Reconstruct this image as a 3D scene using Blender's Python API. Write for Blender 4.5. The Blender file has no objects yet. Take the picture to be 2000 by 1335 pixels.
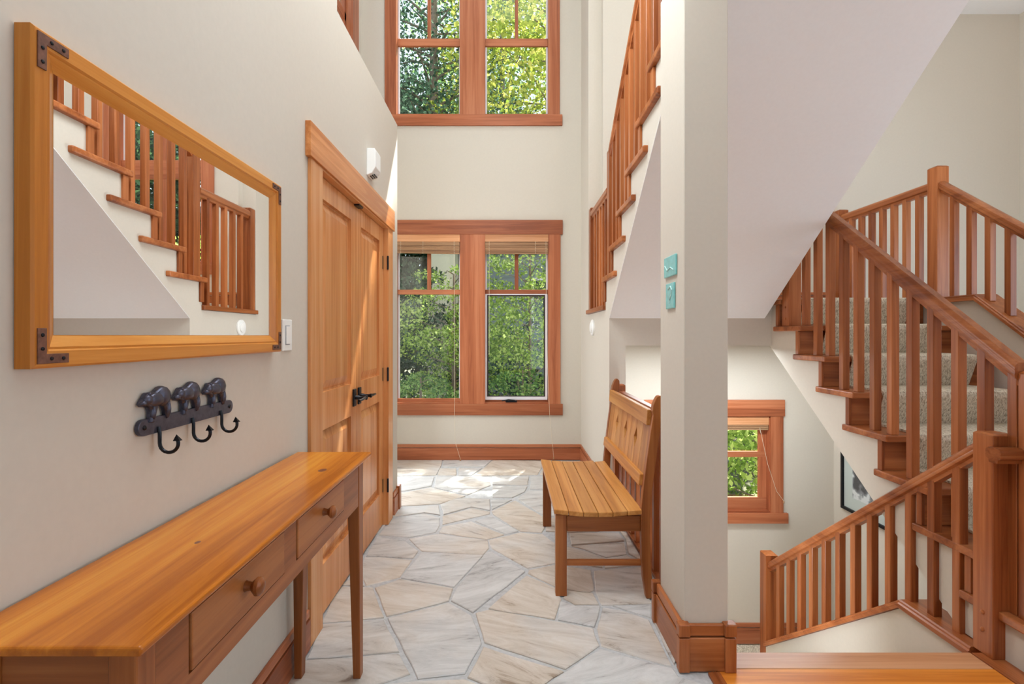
import bpy, bmesh, math, random
import numpy as np
from mathutils import Vector, Matrix
S = bpy.context.scene
C = S.collection
R = random.Random(7)

# ---------------------------------------------------------------- camera, world, sun, lights, exposure
cd = bpy.data.cameras.new('camera'); cam = bpy.data.objects.new('camera', cd); C.objects.link(cam)
cam.location = (0, 0, 1.3); cam.rotation_euler = (math.pi/2, 0, 0)
cd.sensor_width = 36; cd.lens = 18.0; cd.shift_x = 0.0035; cd.shift_y = -0.00625; cd.clip_start = 0.05; cd.clip_end = 300
S.camera = cam
S.view_settings.view_transform = 'Standard'; S.view_settings.look = 'None'
S.view_settings.gamma = 1; S.view_settings.use_curve_mapping = False
S.view_settings.exposure = 0.30
S.cycles.use_denoising = True
S.cycles.max_bounces = 10; S.cycles.diffuse_bounces = 5; S.cycles.transparent_max_bounces = 12
S.cycles.sample_clamp_indirect = 8
w = bpy.data.worlds.new('sky'); S.world = w; w.use_nodes = True
bg = w.node_tree.nodes['Background']; bg.inputs[0].default_value = (0.74, 0.87, 1.0, 1); bg.inputs[1].default_value = 1.7

def light(name, kind, loc, rot, energy, size=None, color=(1, 1, 1)):
    d = bpy.data.lights.new(name, kind); d.energy = energy; d.color = color
    if kind == 'AREA':
        d.shape = 'RECTANGLE'; d.size, d.size_y = size
    o = bpy.data.objects.new(name, d); C.objects.link(o); o.location = loc; o.rotation_euler = rot
    return o
sun = light('sun', 'SUN', (2, 12, 14), (0, 0, 0), 22.0, color=(1.0, 0.96, 0.9))
sun.rotation_euler = Vector((-0.42, -1.0, -1.62)).to_track_quat('-Z', 'Y').to_euler()
sun.data.angle = math.radians(0.6)
PI = math.pi
light('void_fill', 'AREA', (-0.25, 3.0, 7.40), (0, 0, 0), 52, (2.2, 4.0), (0.84, 0.93, 1.0))  # added fill high over the entry; no ceiling fixture is modelled
point_fill = light('entry_point_fill', 'POINT', (-0.10, 2.6, 3.9), (0, 0, 0), 50, color=(0.84, 0.93, 1.0)); point_fill.data.shadow_soft_size = 0.30  # added point fill for the column side and walls; no pendant hangs here
light('high_side_fill', 'AREA', (-0.78, 1.55, 3.8), (0, -PI/2+0.6, 0), 110, (2.0, 1.6), (0.86, 0.94, 1.0))  # added fill against the left wall, with no window behind it
light('entry_fill', 'AREA', (-1.35, 4.70, 1.25), (0, -PI/2, -0.7), 32, (1.9, 0.9), (0.85, 0.93, 1.0))  # added fill hidden in the entry alcove; no glazed door stands there
light('upper_room_fill', 'AREA', (3.95, 2.9, 4.25), (0, 0, 0), 1.5, (1.2, 2.4), (0.9, 0.95, 1.0))  # weak added fill for the space right of the stair
light('stair_top_fill', 'AREA', (1.9, 4.0, 7.40), (0, 0, 0), 14, (1.8, 1.2), (0.86, 0.94, 1.0))  # added fill above the stairwell, without a lamp of its own
light('hall_side_fill', 'AREA', (4.70, 1.8, 1.45), (0, PI/2, 0), 48, (1.8, 2.4), (0.62, 0.81, 1.0))  # cool added fill from the right; the wall behind has no window
light('hall_rear_fill', 'AREA', (0.6, -2.9, 1.30), (PI/2, 0, 0), 7, (3.0, 1.8), (0.66, 0.83, 1.0))  # weak cool fill added behind the camera
light('lower_stair_fill', 'AREA', (1.75, 4.05, 1.20), (0, 0, 0), 26, (1.6, 0.25), (0.86, 0.94, 1.0))  # added fill under the half landing to brighten the lower wall
light('lower_hall_fill', 'AREA', (0.93, 2.75, -0.55), (0, -PI/2, 1.42), 36, (1.0, 0.55), (0.86, 0.94, 1.0))  # added fill low in the stairwell, hidden by the column

# ---------------------------------------------------------------- materials
def srgb(r, g, b):
    f = lambda c: (c/255/12.92) if c/255 <= 0.04045 else ((c/255+0.055)/1.055)**2.4
    return (f(r), f(g), f(b), 1)
def newmat(name):
    m = bpy.data.materials.new(name); m.use_nodes = True
    nt = m.node_tree; return m, nt, nt.nodes['Principled BSDF']
def link(nt, a, b): nt.links.new(a, b)
def N(nt, t, **kw):
    n = nt.nodes.new(t)
    for k, v in kw.items(): setattr(n, k, v)
    return n
def ramp(nt, fac, stops):
    r = N(nt, 'ShaderNodeValToRGB'); e = r.color_ramp.elements
    while len(e) < len(stops): e.new(0.5)
    for i, (p, c) in enumerate(stops): e[i].position = p; e[i].color = c
    link(nt, fac, r.inputs[0]); return r.outputs[0]
_cache = {}
def plain(name, col, rough=0.6, metal=0, noise=0.0, bump=0.0, scale=30):
    if name in _cache: return _cache[name]
    m, nt, b = newmat(name)
    b.inputs['Base Color'].default_value = col; b.inputs['Roughness'].default_value = rough; b.inputs['Metallic'].default_value = metal
    tc = N(nt, 'ShaderNodeTexCoord'); nz = N(nt, 'ShaderNodeTexNoise'); nz.inputs['Scale'].default_value = scale; nz.inputs['Detail'].default_value = 4
    link(nt, tc.outputs['Object'], nz.inputs['Vector'])
    if noise:
        lo = tuple(c*(1-noise) for c in col[:3])+(1,); hi = tuple(min(1, c*(1+noise)) for c in col[:3])+(1,)
        link(nt, ramp(nt, nz.outputs['Fac'], [(0.3, lo), (0.7, hi)]), b.inputs['Base Color'])
    if bump:
        bp = N(nt, 'ShaderNodeBump'); bp.inputs['Strength'].default_value = bump; bp.inputs['Distance'].default_value = 0.002
        link(nt, nz.outputs['Fac'], bp.inputs['Height']); link(nt, bp.outputs[0], b.inputs['Normal'])
    _cache[name] = m; return m
def wood(kind, axis):
    key = 'wood_'+kind+'_'+axis
    if key in _cache: return _cache[key]
    tones = {'fir': ((136, 74, 46), (168, 98, 64), (186, 118, 82), 0.34),
             'stair': ((122, 62, 30), (158, 90, 48), (182, 112, 66), 0.30),
             'door': ((182, 112, 60), (212, 144, 88), (224, 164, 110), 0.27),
             'honey': ((150, 80, 20), (184, 108, 30), (202, 132, 44), 0.22),
             'pine': ((118, 64, 26), (150, 86, 42), (172, 108, 58), 0.36),
             'bench': ((150, 90, 38), (188, 126, 62), (206, 148, 84), 0.38),
             'mirror': ((158, 90, 26), (190, 118, 44), (208, 142, 66), 0.32),
             'nosing': ((166, 104, 64), (196, 136, 92), (212, 156, 114), 0.3),
             'floor': ((196, 112, 38), (226, 144, 56), (236, 164, 78), 0.36),
             'dark': ((96, 54, 34), (120, 70, 46), (136, 84, 58), 0.4),
             'bamboo': ((128, 92, 64), (164, 124, 90), (190, 152, 116), 0.5)}[kind]
    m, nt, b = newmat(key)
    tc = N(nt, 'ShaderNodeTexCoord'); oi = N(nt, 'ShaderNodeObjectInfo')
    mu = N(nt, 'ShaderNodeMath', operation='MULTIPLY'); mu.inputs[1].default_value = 17.0
    link(nt, oi.outputs['Random'], mu.inputs[0])
    ad = N(nt, 'ShaderNodeVectorMath', operation='ADD')
    link(nt, tc.outputs['Object'], ad.inputs[0]); link(nt, mu.outputs[0], ad.inputs[1])
    mp = N(nt, 'ShaderNodeMapping'); s = [26.0, 26.0, 26.0]; s['xyz'.index(axis)] = 0.9
    mp.inputs['Scale'].default_value = s; link(nt, ad.outputs[0], mp.inputs[0])
    n1 = N(nt, 'ShaderNodeTexNoise'); n1.inputs['Scale'].default_value = 1; n1.inputs['Detail'].default_value = 6
    n1.inputs['Roughness'].default_value = 0.66; n1.inputs['Distortion'].default_value = 0.7; link(nt, mp.outputs[0], n1.inputs['Vector'])
    n2 = N(nt, 'ShaderNodeTexNoise'); n2.inputs['Scale'].default_value = 0.22; n2.inputs['Detail'].default_value = 2; link(nt, mp.outputs[0], n2.inputs['Vector'])
    mix = N(nt, 'ShaderNodeMath', operation='ADD'); link(nt, n1.outputs['Fac'], mix.inputs[0]); link(nt, n2.outputs['Fac'], mix.inputs[1])
    hf = N(nt, 'ShaderNodeMath', operation='MULTIPLY'); hf.inputs[1].default_value = 0.5; link(nt, mix.outputs[0], hf.inputs[0])
    col = ramp(nt, hf.outputs[0], [(0.38, srgb(*tones[0])), (0.5, srgb(*tones[1])), (0.61, srgb(*tones[2]))])
    hv = N(nt, 'ShaderNodeHueSaturation'); link(nt, col, hv.inputs['Color'])
    mr = N(nt, 'ShaderNodeMapRange'); mr.inputs[3].default_value = 0.88; mr.inputs[4].default_value = 1.1
    link(nt, oi.outputs['Random'], mr.inputs[0]); link(nt, mr.outputs[0], hv.inputs['Value'])
    link(nt, hv.outputs[0], b.inputs['Base Color'])
    b.inputs['Roughness'].default_value = tones[3]; b.inputs['Specular IOR Level'].default_value = 0.3
    bp = N(nt, 'ShaderNodeBump'); bp.inputs['Strength'].default_value = 0.06; bp.inputs['Distance'].default_value = 0.002
    link(nt, n1.outputs['Fac'], bp.inputs['Height']); link(nt, bp.outputs[0], b.inputs['Normal'])
    _cache[key] = m; return m
WALL = plain('wall_paint', srgb(203, 195, 182), 0.75, noise=0.015, bump=0.08, scale=60)
SOFF = plain('soffit_paint', srgb(244, 245, 246), 0.8, noise=0.01, bump=0.05, scale=60)
WHITE = plain('white_plastic', srgb(235, 235, 232), 0.35)
GREYP = plain('grey_plastic', srgb(150, 152, 158), 0.4)
IRON = plain('dark_iron', srgb(84, 84, 98), 0.36, 0.75, noise=0.2, bump=0.3, scale=80)
BLACK = plain('black_metal', srgb(28, 28, 32), 0.35, 0.6)
RUST = plain('rust_bracket', srgb(112, 74, 58), 0.55, 0.3, noise=0.3, scale=120)
TEAL = plain('teal_glaze', srgb(134, 205, 205), 0.15, noise=0.12, bump=0.3, scale=40)
PALE = plain('pale_glaze', srgb(196, 232, 228), 0.15)
CORD = plain('blind_cord', srgb(222, 210, 186), 0.8)
GROUT = plain('grout', srgb(186, 186, 186), 0.9, noise=0.12, bump=0.5, scale=60)
LINER = plain('window_liner', srgb(225, 222, 226), 0.4)
SCREEN = plain('dark_gasket', srgb(48, 34, 30), 0.5)
def glass_mat():
    m, nt, b = newmat('window_glass'); out = nt.nodes['Material Output']; nt.nodes.remove(b)
    t = N(nt, 'ShaderNodeBsdfTransparent'); t.inputs[0].default_value = (0.95, 0.98, 0.98, 1)
    g = N(nt, 'ShaderNodeBsdfGlossy'); g.inputs['Roughness'].default_value = 0.0
    lw = N(nt, 'ShaderNodeLayerWeight'); lw.inputs['Blend'].default_value = 0.5
    pw = N(nt, 'ShaderNodeMath', operation='POWER'); pw.inputs[1].default_value = 5.0; link(nt, lw.outputs['Facing'], pw.inputs[0])
    fr = N(nt, 'ShaderNodeMapRange'); fr.inputs[3].default_value = 0.025; fr.inputs[4].default_value = 0.7; link(nt, pw.outputs[0], fr.inputs[0])
    mx = N(nt, 'ShaderNodeMixShader'); link(nt, fr.outputs[0], mx.inputs[0]); link(nt, t.outputs[0], mx.inputs[1]); link(nt, g.outputs[0], mx.inputs[2])
    link(nt, mx.outputs[0], out.inputs[0]); return m
GLASS = glass_mat()
m, nt, b = newmat('mirror_silver'); b.inputs['Metallic'].default_value = 1; b.inputs['Roughness'].default_value = 0.0; b.inputs['Base Color'].default_value = (0.93, 0.94, 0.94, 1); MIRROR = m
def stone_mat():
    m, nt, b = newmat('flagstone')
    tc = N(nt, 'ShaderNodeTexCoord'); oi = N(nt, 'ShaderNodeObjectInfo')
    mu = N(nt, 'ShaderNodeMath', operation='MULTIPLY'); mu.inputs[1].default_value = 23.0; link(nt, oi.outputs['Random'], mu.inputs[0])
    ad = N(nt, 'ShaderNodeVectorMath', operation='ADD'); link(nt, tc.outputs['Object'], ad.inputs[0]); link(nt, mu.outputs[0], ad.inputs[1])
    rt = N(nt, 'ShaderNodeVectorRotate'); rt.rotation_type = 'Z_AXIS'; link(nt, ad.outputs[0], rt.inputs['Vector'])
    m3 = N(nt, 'ShaderNodeMapRange'); m3.inputs[3].default_value = -0.5; m3.inputs[4].default_value = 0.7; link(nt, oi.outputs['Random'], m3.inputs[0]); link(nt, m3.outputs[0], rt.inputs['Angle'])
    mp = N(nt, 'ShaderNodeMapping'); mp.inputs['Scale'].default_value = (3.2, 12, 5); link(nt, rt.outputs[0], mp.inputs[0])
    n1 = N(nt, 'ShaderNodeTexNoise'); n1.inputs['Scale'].default_value = 1; n1.inputs['Detail'].default_value = 12; n1.inputs['Roughness'].default_value = 0.74; n1.inputs['Distortion'].default_value = 0.9
    link(nt, mp.outputs[0], n1.inputs['Vector'])
    n2 = N(nt, 'ShaderNodeTexNoise'); n2.inputs['Scale'].default_value = 2.6; n2.inputs['Detail'].default_value = 4; link(nt, ad.outputs[0], n2.inputs['Vector'])
    A = ramp(nt, n1.outputs['Fac'], [(0.33, srgb(136, 132, 130)), (0.42, srgb(186, 184, 181)), (0.55, srgb(202, 200, 197)), (0.72, srgb(216, 215, 213))])
    B = ramp(nt, n1.outputs['Fac'], [(0.33, srgb(150, 130, 110)), (0.42, srgb(192, 178, 162)), (0.55, srgb(206, 195, 182)), (0.72, srgb(218, 212, 204))])
    mr = N(nt, 'ShaderNodeMapRange'); mr.inputs[1].default_value = 0.35; mr.inputs[2].default_value = 0.65
    am = N(nt, 'ShaderNodeMath', operation='ADD'); s1 = N(nt, 'ShaderNodeMath', operation='MULTIPLY'); s1.inputs[1].default_value = 0.5; link(nt, oi.outputs['Random'], s1.inputs[0])
    link(nt, n2.outputs['Fac'], am.inputs[0]); link(nt, s1.outputs[0], am.inputs[1]); sb = N(nt, 'ShaderNodeMath', operation='SUBTRACT'); sb.inputs[1].default_value = 0.27
    link(nt, am.outputs[0], sb.inputs[0]); link(nt, sb.outputs[0], mr.inputs[0])
    mx = N(nt, 'ShaderNodeMix', data_type='RGBA'); link(nt, mr.outputs[0], mx.inputs[0]); link(nt, A, mx.inputs[6]); link(nt, B, mx.inputs[7])
    link(nt, mx.outputs[2], b.inputs['Base Color']); b.inputs['Roughness'].default_value = 0.5
    bp = N(nt, 'ShaderNodeBump'); bp.inputs['Strength'].default_value = 0.6; bp.inputs['Distance'].default_value = 0.008
    link(nt, n1.outputs['Fac'], bp.inputs['Height']); link(nt, bp.outputs[0], b.inputs['Normal'])
    return m
STONE = stone_mat()
def carpet_mat():
    m, nt, b = newmat('carpet'); tc = N(nt, 'ShaderNodeTexCoord')
    mp = N(nt, 'ShaderNodeMapping'); mp.inputs['Scale'].default_value = (200, 60, 60); link(nt, tc.outputs['Object'], mp.inputs[0])
    nz = N(nt, 'ShaderNodeTexNoise'); nz.inputs['Scale'].default_value = 1.0; nz.inputs['Detail'].default_value = 1.5; link(nt, mp.outputs[0], nz.inputs['Vector'])
    fz = N(nt, 'ShaderNodeTexNoise'); fz.inputs['Scale'].default_value = 180; link(nt, tc.outputs['Object'], fz.inputs['Vector'])
    fm = N(nt, 'ShaderNodeMath', operation='MULTIPLY_ADD'); fm.inputs[1].default_value = 0.5; fm.inputs[2].default_value = -0.25; link(nt, fz.outputs['Fac'], fm.inputs[0])
    hf = N(nt, 'ShaderNodeMath', operation='ADD'); link(nt, nz.outputs['Fac'], hf.inputs[0]); link(nt, fm.outputs[0], hf.inputs[1])
    link(nt, ramp(nt, hf.outputs[0], [(0.30, srgb(146, 132, 112)), (0.48, srgb(200, 188, 166)), (0.66, srgb(222, 212, 192))]), b.inputs['Base Color'])
    b.inputs['Roughness'].default_value = 0.95
    bp = N(nt, 'ShaderNodeBump'); bp.inputs['Strength'].default_value = 0.6; bp.inputs['Distance'].default_value = 0.004
    link(nt, hf.outputs[0], bp.inputs['Height']); link(nt, bp.outputs[0], b.inputs['Normal']); return m
CARPET = carpet_mat()
def leaf_mat(name, c0, c1, c2):
    m, nt, b = newmat(name); out = nt.nodes['Material Output']; nt.nodes.remove(b)
    g = N(nt, 'ShaderNodeNewGeometry'); col = ramp(nt, g.outputs['Random Per Island'], [(0.1, srgb(*c0)), (0.55, srgb(*c1)), (0.95, srgb(*c2))])
    d = N(nt, 'ShaderNodeBsdfDiffuse'); t = N(nt, 'ShaderNodeBsdfTranslucent'); link(nt, col, d.inputs[0]); link(nt, col, t.inputs[0])
    mx = N(nt, 'ShaderNodeMixShader'); mx.inputs[0].default_value = 0.5; link(nt, d.outputs[0], mx.inputs[1]); link(nt, t.outputs[0], mx.inputs[2])
    link(nt, mx.outputs[0], out.inputs[0]); return m
LEAFB = leaf_mat('bright_leaves', (110, 138, 60), (160, 184, 88), (208, 220, 136))
LEAFM = leaf_mat('mid_leaves', (78, 112, 66), (118, 152, 88), (170, 192, 118))
LEAFD = leaf_mat('dark_needles', (40, 64, 48), (66, 96, 74), (110, 138, 110))
LEAFK = leaf_mat('shaded_leaves', (34, 52, 34), (50, 74, 46), (74, 100, 62))  # darker leaf tones, shade of the wood put into the colour
LEAFY = leaf_mat('yellow_leaves', (120, 140, 50), (176, 186, 74), (214, 204, 110))
BARK = plain('bark', srgb(122, 106, 92), 0.9, noise=0.25, bump=0.6, scale=14)
SIDING = plain('siding_paint', srgb(122, 132, 138), 0.7, noise=0.05)
SHEDP = plain('cream_render', srgb(226, 216, 196), 0.8, noise=0.03)
ROOFM = plain('roof_shingle', srgb(84, 82, 84), 0.9, noise=0.2)
SOIL = plain('forest_ground', srgb(86, 84, 60), 0.95, noise=0.4, bump=0.6, scale=3)

# ---------------------------------------------------------------- mesh helpers
def BM(): return bmesh.new()
def box(bm, x0, x1, y0, y1, z0, z1):
    vs = [bm.verts.new(p) for p in ((x0,y0,z0),(x1,y0,z0),(x1,y1,z0),(x0,y1,z0),(x0,y0,z1),(x1,y0,z1),(x1,y1,z1),(x0,y1,z1))]
    for f in ((0,3,2,1),(4,5,6,7),(0,1,5,4),(1,2,6,5),(2,3,7,6),(3,0,4,7)): bm.faces.new([vs[i] for i in f])
    return vs
def prism(bm, poly, axis, a, b):
    def P(u, v, t): return {'x': (t, u, v), 'y': (u, t, v), 'z': (u, v, t)}[axis]
    A = [bm.verts.new(P(u, v, a)) for u, v in poly]; B = [bm.verts.new(P(u, v, b)) for u, v in poly]
    n = len(poly); bm.faces.new(A); bm.faces.new(B[::-1])
    for i in range(n): bm.faces.new((A[i], B[i], B[(i+1) % n], A[(i+1) % n]))
def sweep(bm, prof, pts, side):
    """profile (u,v): u along side vector, v along world z; plumb-cut sweep through pts"""
    rings = []
    for p in pts: rings.append([bm.verts.new(Vector(p)+Vector(side)*u+Vector((0, 0, v))) for u, v in prof])
    n = len(prof)
    for a, b_ in zip(rings, rings[1:]):
        for i in range(n): bm.faces.new((a[i], a[(i+1) % n], b_[(i+1) % n], b_[i]))
    bm.faces.new(rings[0]); bm.faces.new(rings[-1][::-1])
def tube(bm, pts, r, seg=8, r1=None, ref=None):
    rings = []; pts = [Vector(p) for p in pts]
    for i, p in enumerate(pts):
        d = (pts[min(i+1, len(pts)-1)]-pts[max(i-1, 0)]).normalized()
        up = Vector((0, 0, 1)) if abs(d.z) < 0.9 else Vector((1, 0, 0))
        a = d.cross(up).normalized() if ref is None else Vector(ref); b_ = d.cross(a)
        rr = r if r1 is None else r+(r1-r)*i/(len(pts)-1)
        rings.append([bm.verts.new(p+a*math.cos(2*PI*k/seg)*rr+b_*math.sin(2*PI*k/seg)*rr) for k in range(seg)])
    for a, b_ in zip(rings, rings[1:]):
        for i in range(seg): bm.faces.new((a[i], a[(i+1) % seg], b_[(i+1) % seg], b_[i]))
    bm.faces.new(rings[0]); bm.faces.new(rings[-1][::-1])
def lathe(bm, prof, origin, axis, seg=20):
    """prof: (dist along axis, radius)"""
    ax = Vector(axis).normalized(); up = Vector((0, 0, 1)) if abs(ax.z) < 0.9 else Vector((1, 0, 0))
    a = ax.cross(up).normalized(); b_ = ax.cross(a); o = Vector(origin); rings = []
    for d, r in prof: rings.append([bm.verts.new(o+ax*d+(a*math.cos(2*PI*k/seg)+b_*math.sin(2*PI*k/seg))*max(r, 1e-4)) for k in range(seg)])
    for p, q in zip(rings, rings[1:]):
        for i in range(seg): bm.faces.new((p[i], p[(i+1) % seg], q[(i+1) % seg], q[i]))
    bm.faces.new(rings[0]); bm.faces.new(rings[-1][::-1])
def obj(name, bm, mat, parent=None, bevel=0.0, smooth=False, kind=None, seg=2):
    bmesh.ops.recalc_face_normals(bm, faces=bm.faces[:])
    if bevel:
        ed = [e for e in bm.edges if len(e.link_faces) == 2 and e.calc_face_angle(0) > 0.5]
        bmesh.ops.bevel(bm, geom=ed, offset=bevel, segments=seg, affect='EDGES', profile=0.5, clamp_overlap=True)
    me = bpy.data.meshes.new(name); bm.to_mesh(me); bm.free(); me.materials.append(mat)
    if smooth:
        for p in me.polygons: p.use_smooth = True
        try: me.set_sharp_from_angle(angle=math.radians(38))
        except Exception: pass
    o = bpy.data.objects.new(name, me); C.objects.link(o)
    if parent is not None:
        o.parent = parent; l = Vector(parent.location); q = parent.parent
        while q is not None: l += Vector(q.location); q = q.parent
        o.location = -l
    if kind: o['kind'] = kind
    return o
def tag(o, label, cat, group=None):
    o['label'] = label; o['category'] = cat
    if group: o['group'] = group
    return o
def thing(name, label, cat, loc, group=None):
    o = bpy.data.objects.new(name, None); C.objects.link(o); o.location = loc; o.empty_display_size = 0.1
    return tag(o, label, cat, group)
def struct(name, bm, mat, bevel=0.0):
    return obj(name, bm, mat, None, bevel, kind='structure')
def bx(name, mat, parent, *a, bevel=0.002, **k):
    bm = BM(); box(bm, *a); return obj(name, bm, mat, parent, bevel, **k)
def empty_struct(name, loc=(0, 0, 0)):
    o = bpy.data.objects.new(name, None); C.objects.link(o); o.location = loc; o['kind'] = 'structure'; return o
def holes(bm, axis, a0, a1, u0, u1, z0, z1, hs):
    """wall slab normal to axis ('x' or 'y') from a0..a1, spanning u and z, minus rectangular holes (u0,u1,z0,z1)"""
    us = sorted({u0, u1, *[h[0] for h in hs], *[h[1] for h in hs]}); zs = sorted({z0, z1, *[h[2] for h in hs], *[h[3] for h in hs]})
    def inside(u, z): return any(h[0] < u < h[1] and h[2] < z < h[3] for h in hs) or not (u0 < u < u1 and z0 < z < z1)
    nu, nz = len(us)-1, len(zs)-1
    solid = [[not inside((us[i]+us[i+1])/2, (zs[j]+zs[j+1])/2) for j in range(nz)] for i in range(nu)]
    V = {}
    def v(i, j, s):
        k = (i, j, s)
        if k not in V:
            a = (a0, a1)[s]; V[k] = bm.verts.new((a, us[i], zs[j]) if axis == 'x' else (us[i], a, zs[j]))
        return V[k]
    S_ = lambda i, j: 0 <= i < nu and 0 <= j < nz and solid[i][j]
    for i in range(nu):
        for j in range(nz):
            if not solid[i][j]: continue
            for s in (0, 1): bm.faces.new([v(i, j, s), v(i+1, j, s), v(i+1, j+1, s), v(i, j+1, s)])
            if not S_(i-1, j): bm.faces.new([v(i, j, 0), v(i, j+1, 0), v(i, j+1, 1), v(i, j, 1)])
            if not S_(i+1, j): bm.faces.new([v(i+1, j, 0), v(i+1, j+1, 0), v(i+1, j+1, 1), v(i+1, j, 1)])
            if not S_(i, j-1): bm.faces.new([v(i, j, 0), v(i+1, j, 0), v(i+1, j, 1), v(i, j, 1)])
            if not S_(i, j+1): bm.faces.new([v(i, j+1, 0), v(i+1, j+1, 0), v(i+1, j+1, 1), v(i, j+1, 1)])

WX = -0.84        # left wall face
CEIL = 7.5
YB = 5.37         # entry end wall
YS = 4.80         # stairwell end wall
LOW = -1.59       # lower landing
# ================================================================ STRUCTURE
# left wall with the closet opening, full height near the camera, low over the closet
bm = BM(); holes(bm, 'x', WX-0.14, WX, -3.0, 3.87, 0.0, 2.89, [(2.27, 3.53, 0.0, 2.045)])
box(bm, WX-0.14, WX, -3.0, 2.51, 2.89, CEIL); struct('wall_left', bm, WALL)
bm = BM(); box(bm, -1.54, WX-0.14, 3.77, 3.87, 0, 2.89); struct('wall_left.001', bm, WALL)
bm = BM(); box(bm, -1.54, WX-0.14, 2.51, 3.77, 2.79, 2.89); struct('ceiling.001', bm, WALL)
bm = BM(); holes(bm, 'x', -1.68, -1.54, 2.41, 5.51, 0.0, CEIL, [(3.95, 5.02, 3.609, 5.45)])
box(bm, -1.54, WX-0.14, 2.41, 2.51, 0.0, CEIL); struct('wall_left.002', bm, WALL)
# entry end wall, windows
LOWH = [(-1.185, -0.494, 0.586, 2.358), (-0.258, 0.430, 0.586, 2.358)]
UPH = [(-1.185, -0.494, 3.609, 5.45), (-0.258, 0.430, 3.609, 5.45)]
bm = BM(); holes(bm, 'y', YB, YB+0.14, -1.54, 0.90, 0.0, CEIL, LOWH+UPH); struct('wall_back', bm, WALL)
# wall between entry and stairwell
bm = BM(); box(bm, 0.763, 0.886, 3.87, YB, 0.0, 1.50); box(bm, 0.763, 0.886, 4.88, YB, 1.50, CEIL); struct('wall_right', bm, WALL)
# stairwell end wall with two windows
SH = [(1.42, 2.457, -0.357, 0.546), (1.22, 2.03, 1.98, 3.62)]
bm = BM(); holes(bm, 'y', YS, YS+0.14, 0.886, 4.93, LOW-0.2, CEIL, SH); struct('wall_back.001', bm, WALL)
# stairwell right wall with stepped top following the flight
bm = BM(); prism(bm, [(1.30, LOW-0.2), (YS, LOW-0.2), (YS, 1.53), (3.33, 1.53), (1.30, 0.012)], 'x', 3.05, 3.17); struct('wall_right.001', bm, WALL)
bm = BM(); box(bm, 4.79, 4.93, -3.0, YS, -0.2, 4.35); struct('wall_right.002', bm, WALL)
bm = BM(); box(bm, 3.05, 3.17, 2.2, YS, 4.31, CEIL); struct('wall_right.003', bm, WALL)
bm = BM(); box(bm, 3.17, 4.93, -3.0, YS+0.1, 4.31, 4.45); struct('ceiling.002', bm, SOFF)
# wall under the hall floor beside the lower flight
bm = BM(); box(bm, 0.80, 0.886, 2.1, YS, LOW-0.2, -0.03); struct('wall_right.004', bm, WALL)
bm = BM(); box(bm, 0.886, 3.05, 1.98, 2.09, LOW-0.2, -0.04); struct('wall_front.001', bm, WALL)
# rear walls and ceilings
bm = BM(); holes(bm, 'y', -3.14, -3.0, -0.98, 4.93, 0, 4.35, [(0.6, 3.8, 0.4, 2.3)]); struct('wall_front', bm, WALL)
bm = BM(); box(bm, -1.68, 3.17, 0.3, YB+0.14, CEIL, CEIL+0.1); struct('ceiling', bm, SOFF)
bm = BM(); box(bm, WX-0.14, 0.763, -3.0, 0.3, 2.75, 3.10); struct('ceiling.003', bm, SOFF)
bm = BM(); box(bm, 0.763, 3.17, -3.0, 2.12, 2.78, 3.10); struct('ceiling.004', bm, SOFF)
bm = BM(); box(bm, WX-0.14, 3.17, 0.2, 0.3, 3.10, CEIL); struct('wall_front.002', bm, WALL)

# column beside the stair
bm = BM(); box(bm, 0.686, 0.858, 2.0, 2.31, 0.0, 2.80); col = obj('wall_column', bm, WALL, None, 0.004, kind='structure')
col['label'] = 'square plastered column beside the stair with wooden base'
CB = wood('stair', 'x'); CBY = wood('stair', 'y'); CBZ = wood('stair', 'z')
bx('base_board', CB, col, 0.664, 0.872, 1.980, 2.0, 0.0, 0.130, bevel=0.003)
bx('base_cap', CB, col, 0.667, 0.869, 1.984, 2.0, 0.136, 0.180, bevel=0.004)
bx('base_board', CBY, col, 0.666, 0.686, 1.99, 2.33, 0.0, 0.130, bevel=0.003)
bx('base_cap', CBY, col, 0.670, 0.686, 1.99, 2.33, 0.136, 0.180, bevel=0.004)
for (x0, x1, y0, y1) in ((0.659, 0.700, 1.973, 2.01), (0.836, 0.880, 1.972, 2.01), (0.656, 0.690, 2.315, 2.35)):
    bx('base_block', CBZ, col, x0, x1, y0, y1, 0.0, 0.132, bevel=0.003)
    bx('base_block', CBZ, col, x0-0.002, x1+0.002, y0-0.002, y1, 0.138, 0.186, bevel=0.004)
# baseboards
def baseboard(name, axis, face, sgn, a, b, z=0.0, h=0.162, kind='fir'):
    t = 0.018*sgn
    r = empty_struct(name)
    for nm, z0, z1, tt in (('board', z, z+h*0.76, t), ('cap_strip', z+h*0.80, z+h, t*0.75)):
        bm = BM(); lo, hi = sorted((face, face+tt))
        if axis == 'x': box(bm, a, b, lo, hi, z0, z1)
        else: box(bm, lo, hi, a, b, z0, z1)
        obj(nm, bm, wood(kind, axis), r, 0.002)
baseboard('baseboard_back', 'x', YB, -1, -1.54, 0.763)
baseboard('baseboard_right', 'y', 0.763, -1, 3.89, YB-0.018)
baseboard('baseboard_left', 'y', WX, 1, -2.9, 2.13)
baseboard('baseboard_left.001', 'y', WX, 1, 3.70, 3.885)
baseboard('baseboard_left.002', 'x', 3.87, 1, -1.5, -0.84)
baseboard('baseboard_back.001', 'x', YS, -1, 0.9, 2.70, LOW+0.012, 0.19)
baseboard('baseboard_back.002', 'x', YS, -1, 0.9, 3.04, 1.575, 0.13, 'stair')
bx('base_block', CBZ, bpy.data.objects['baseboard_left.001'], WX, WX+0.026, 3.83, 3.892, 0, 0.175, bevel=0.003)

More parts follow.
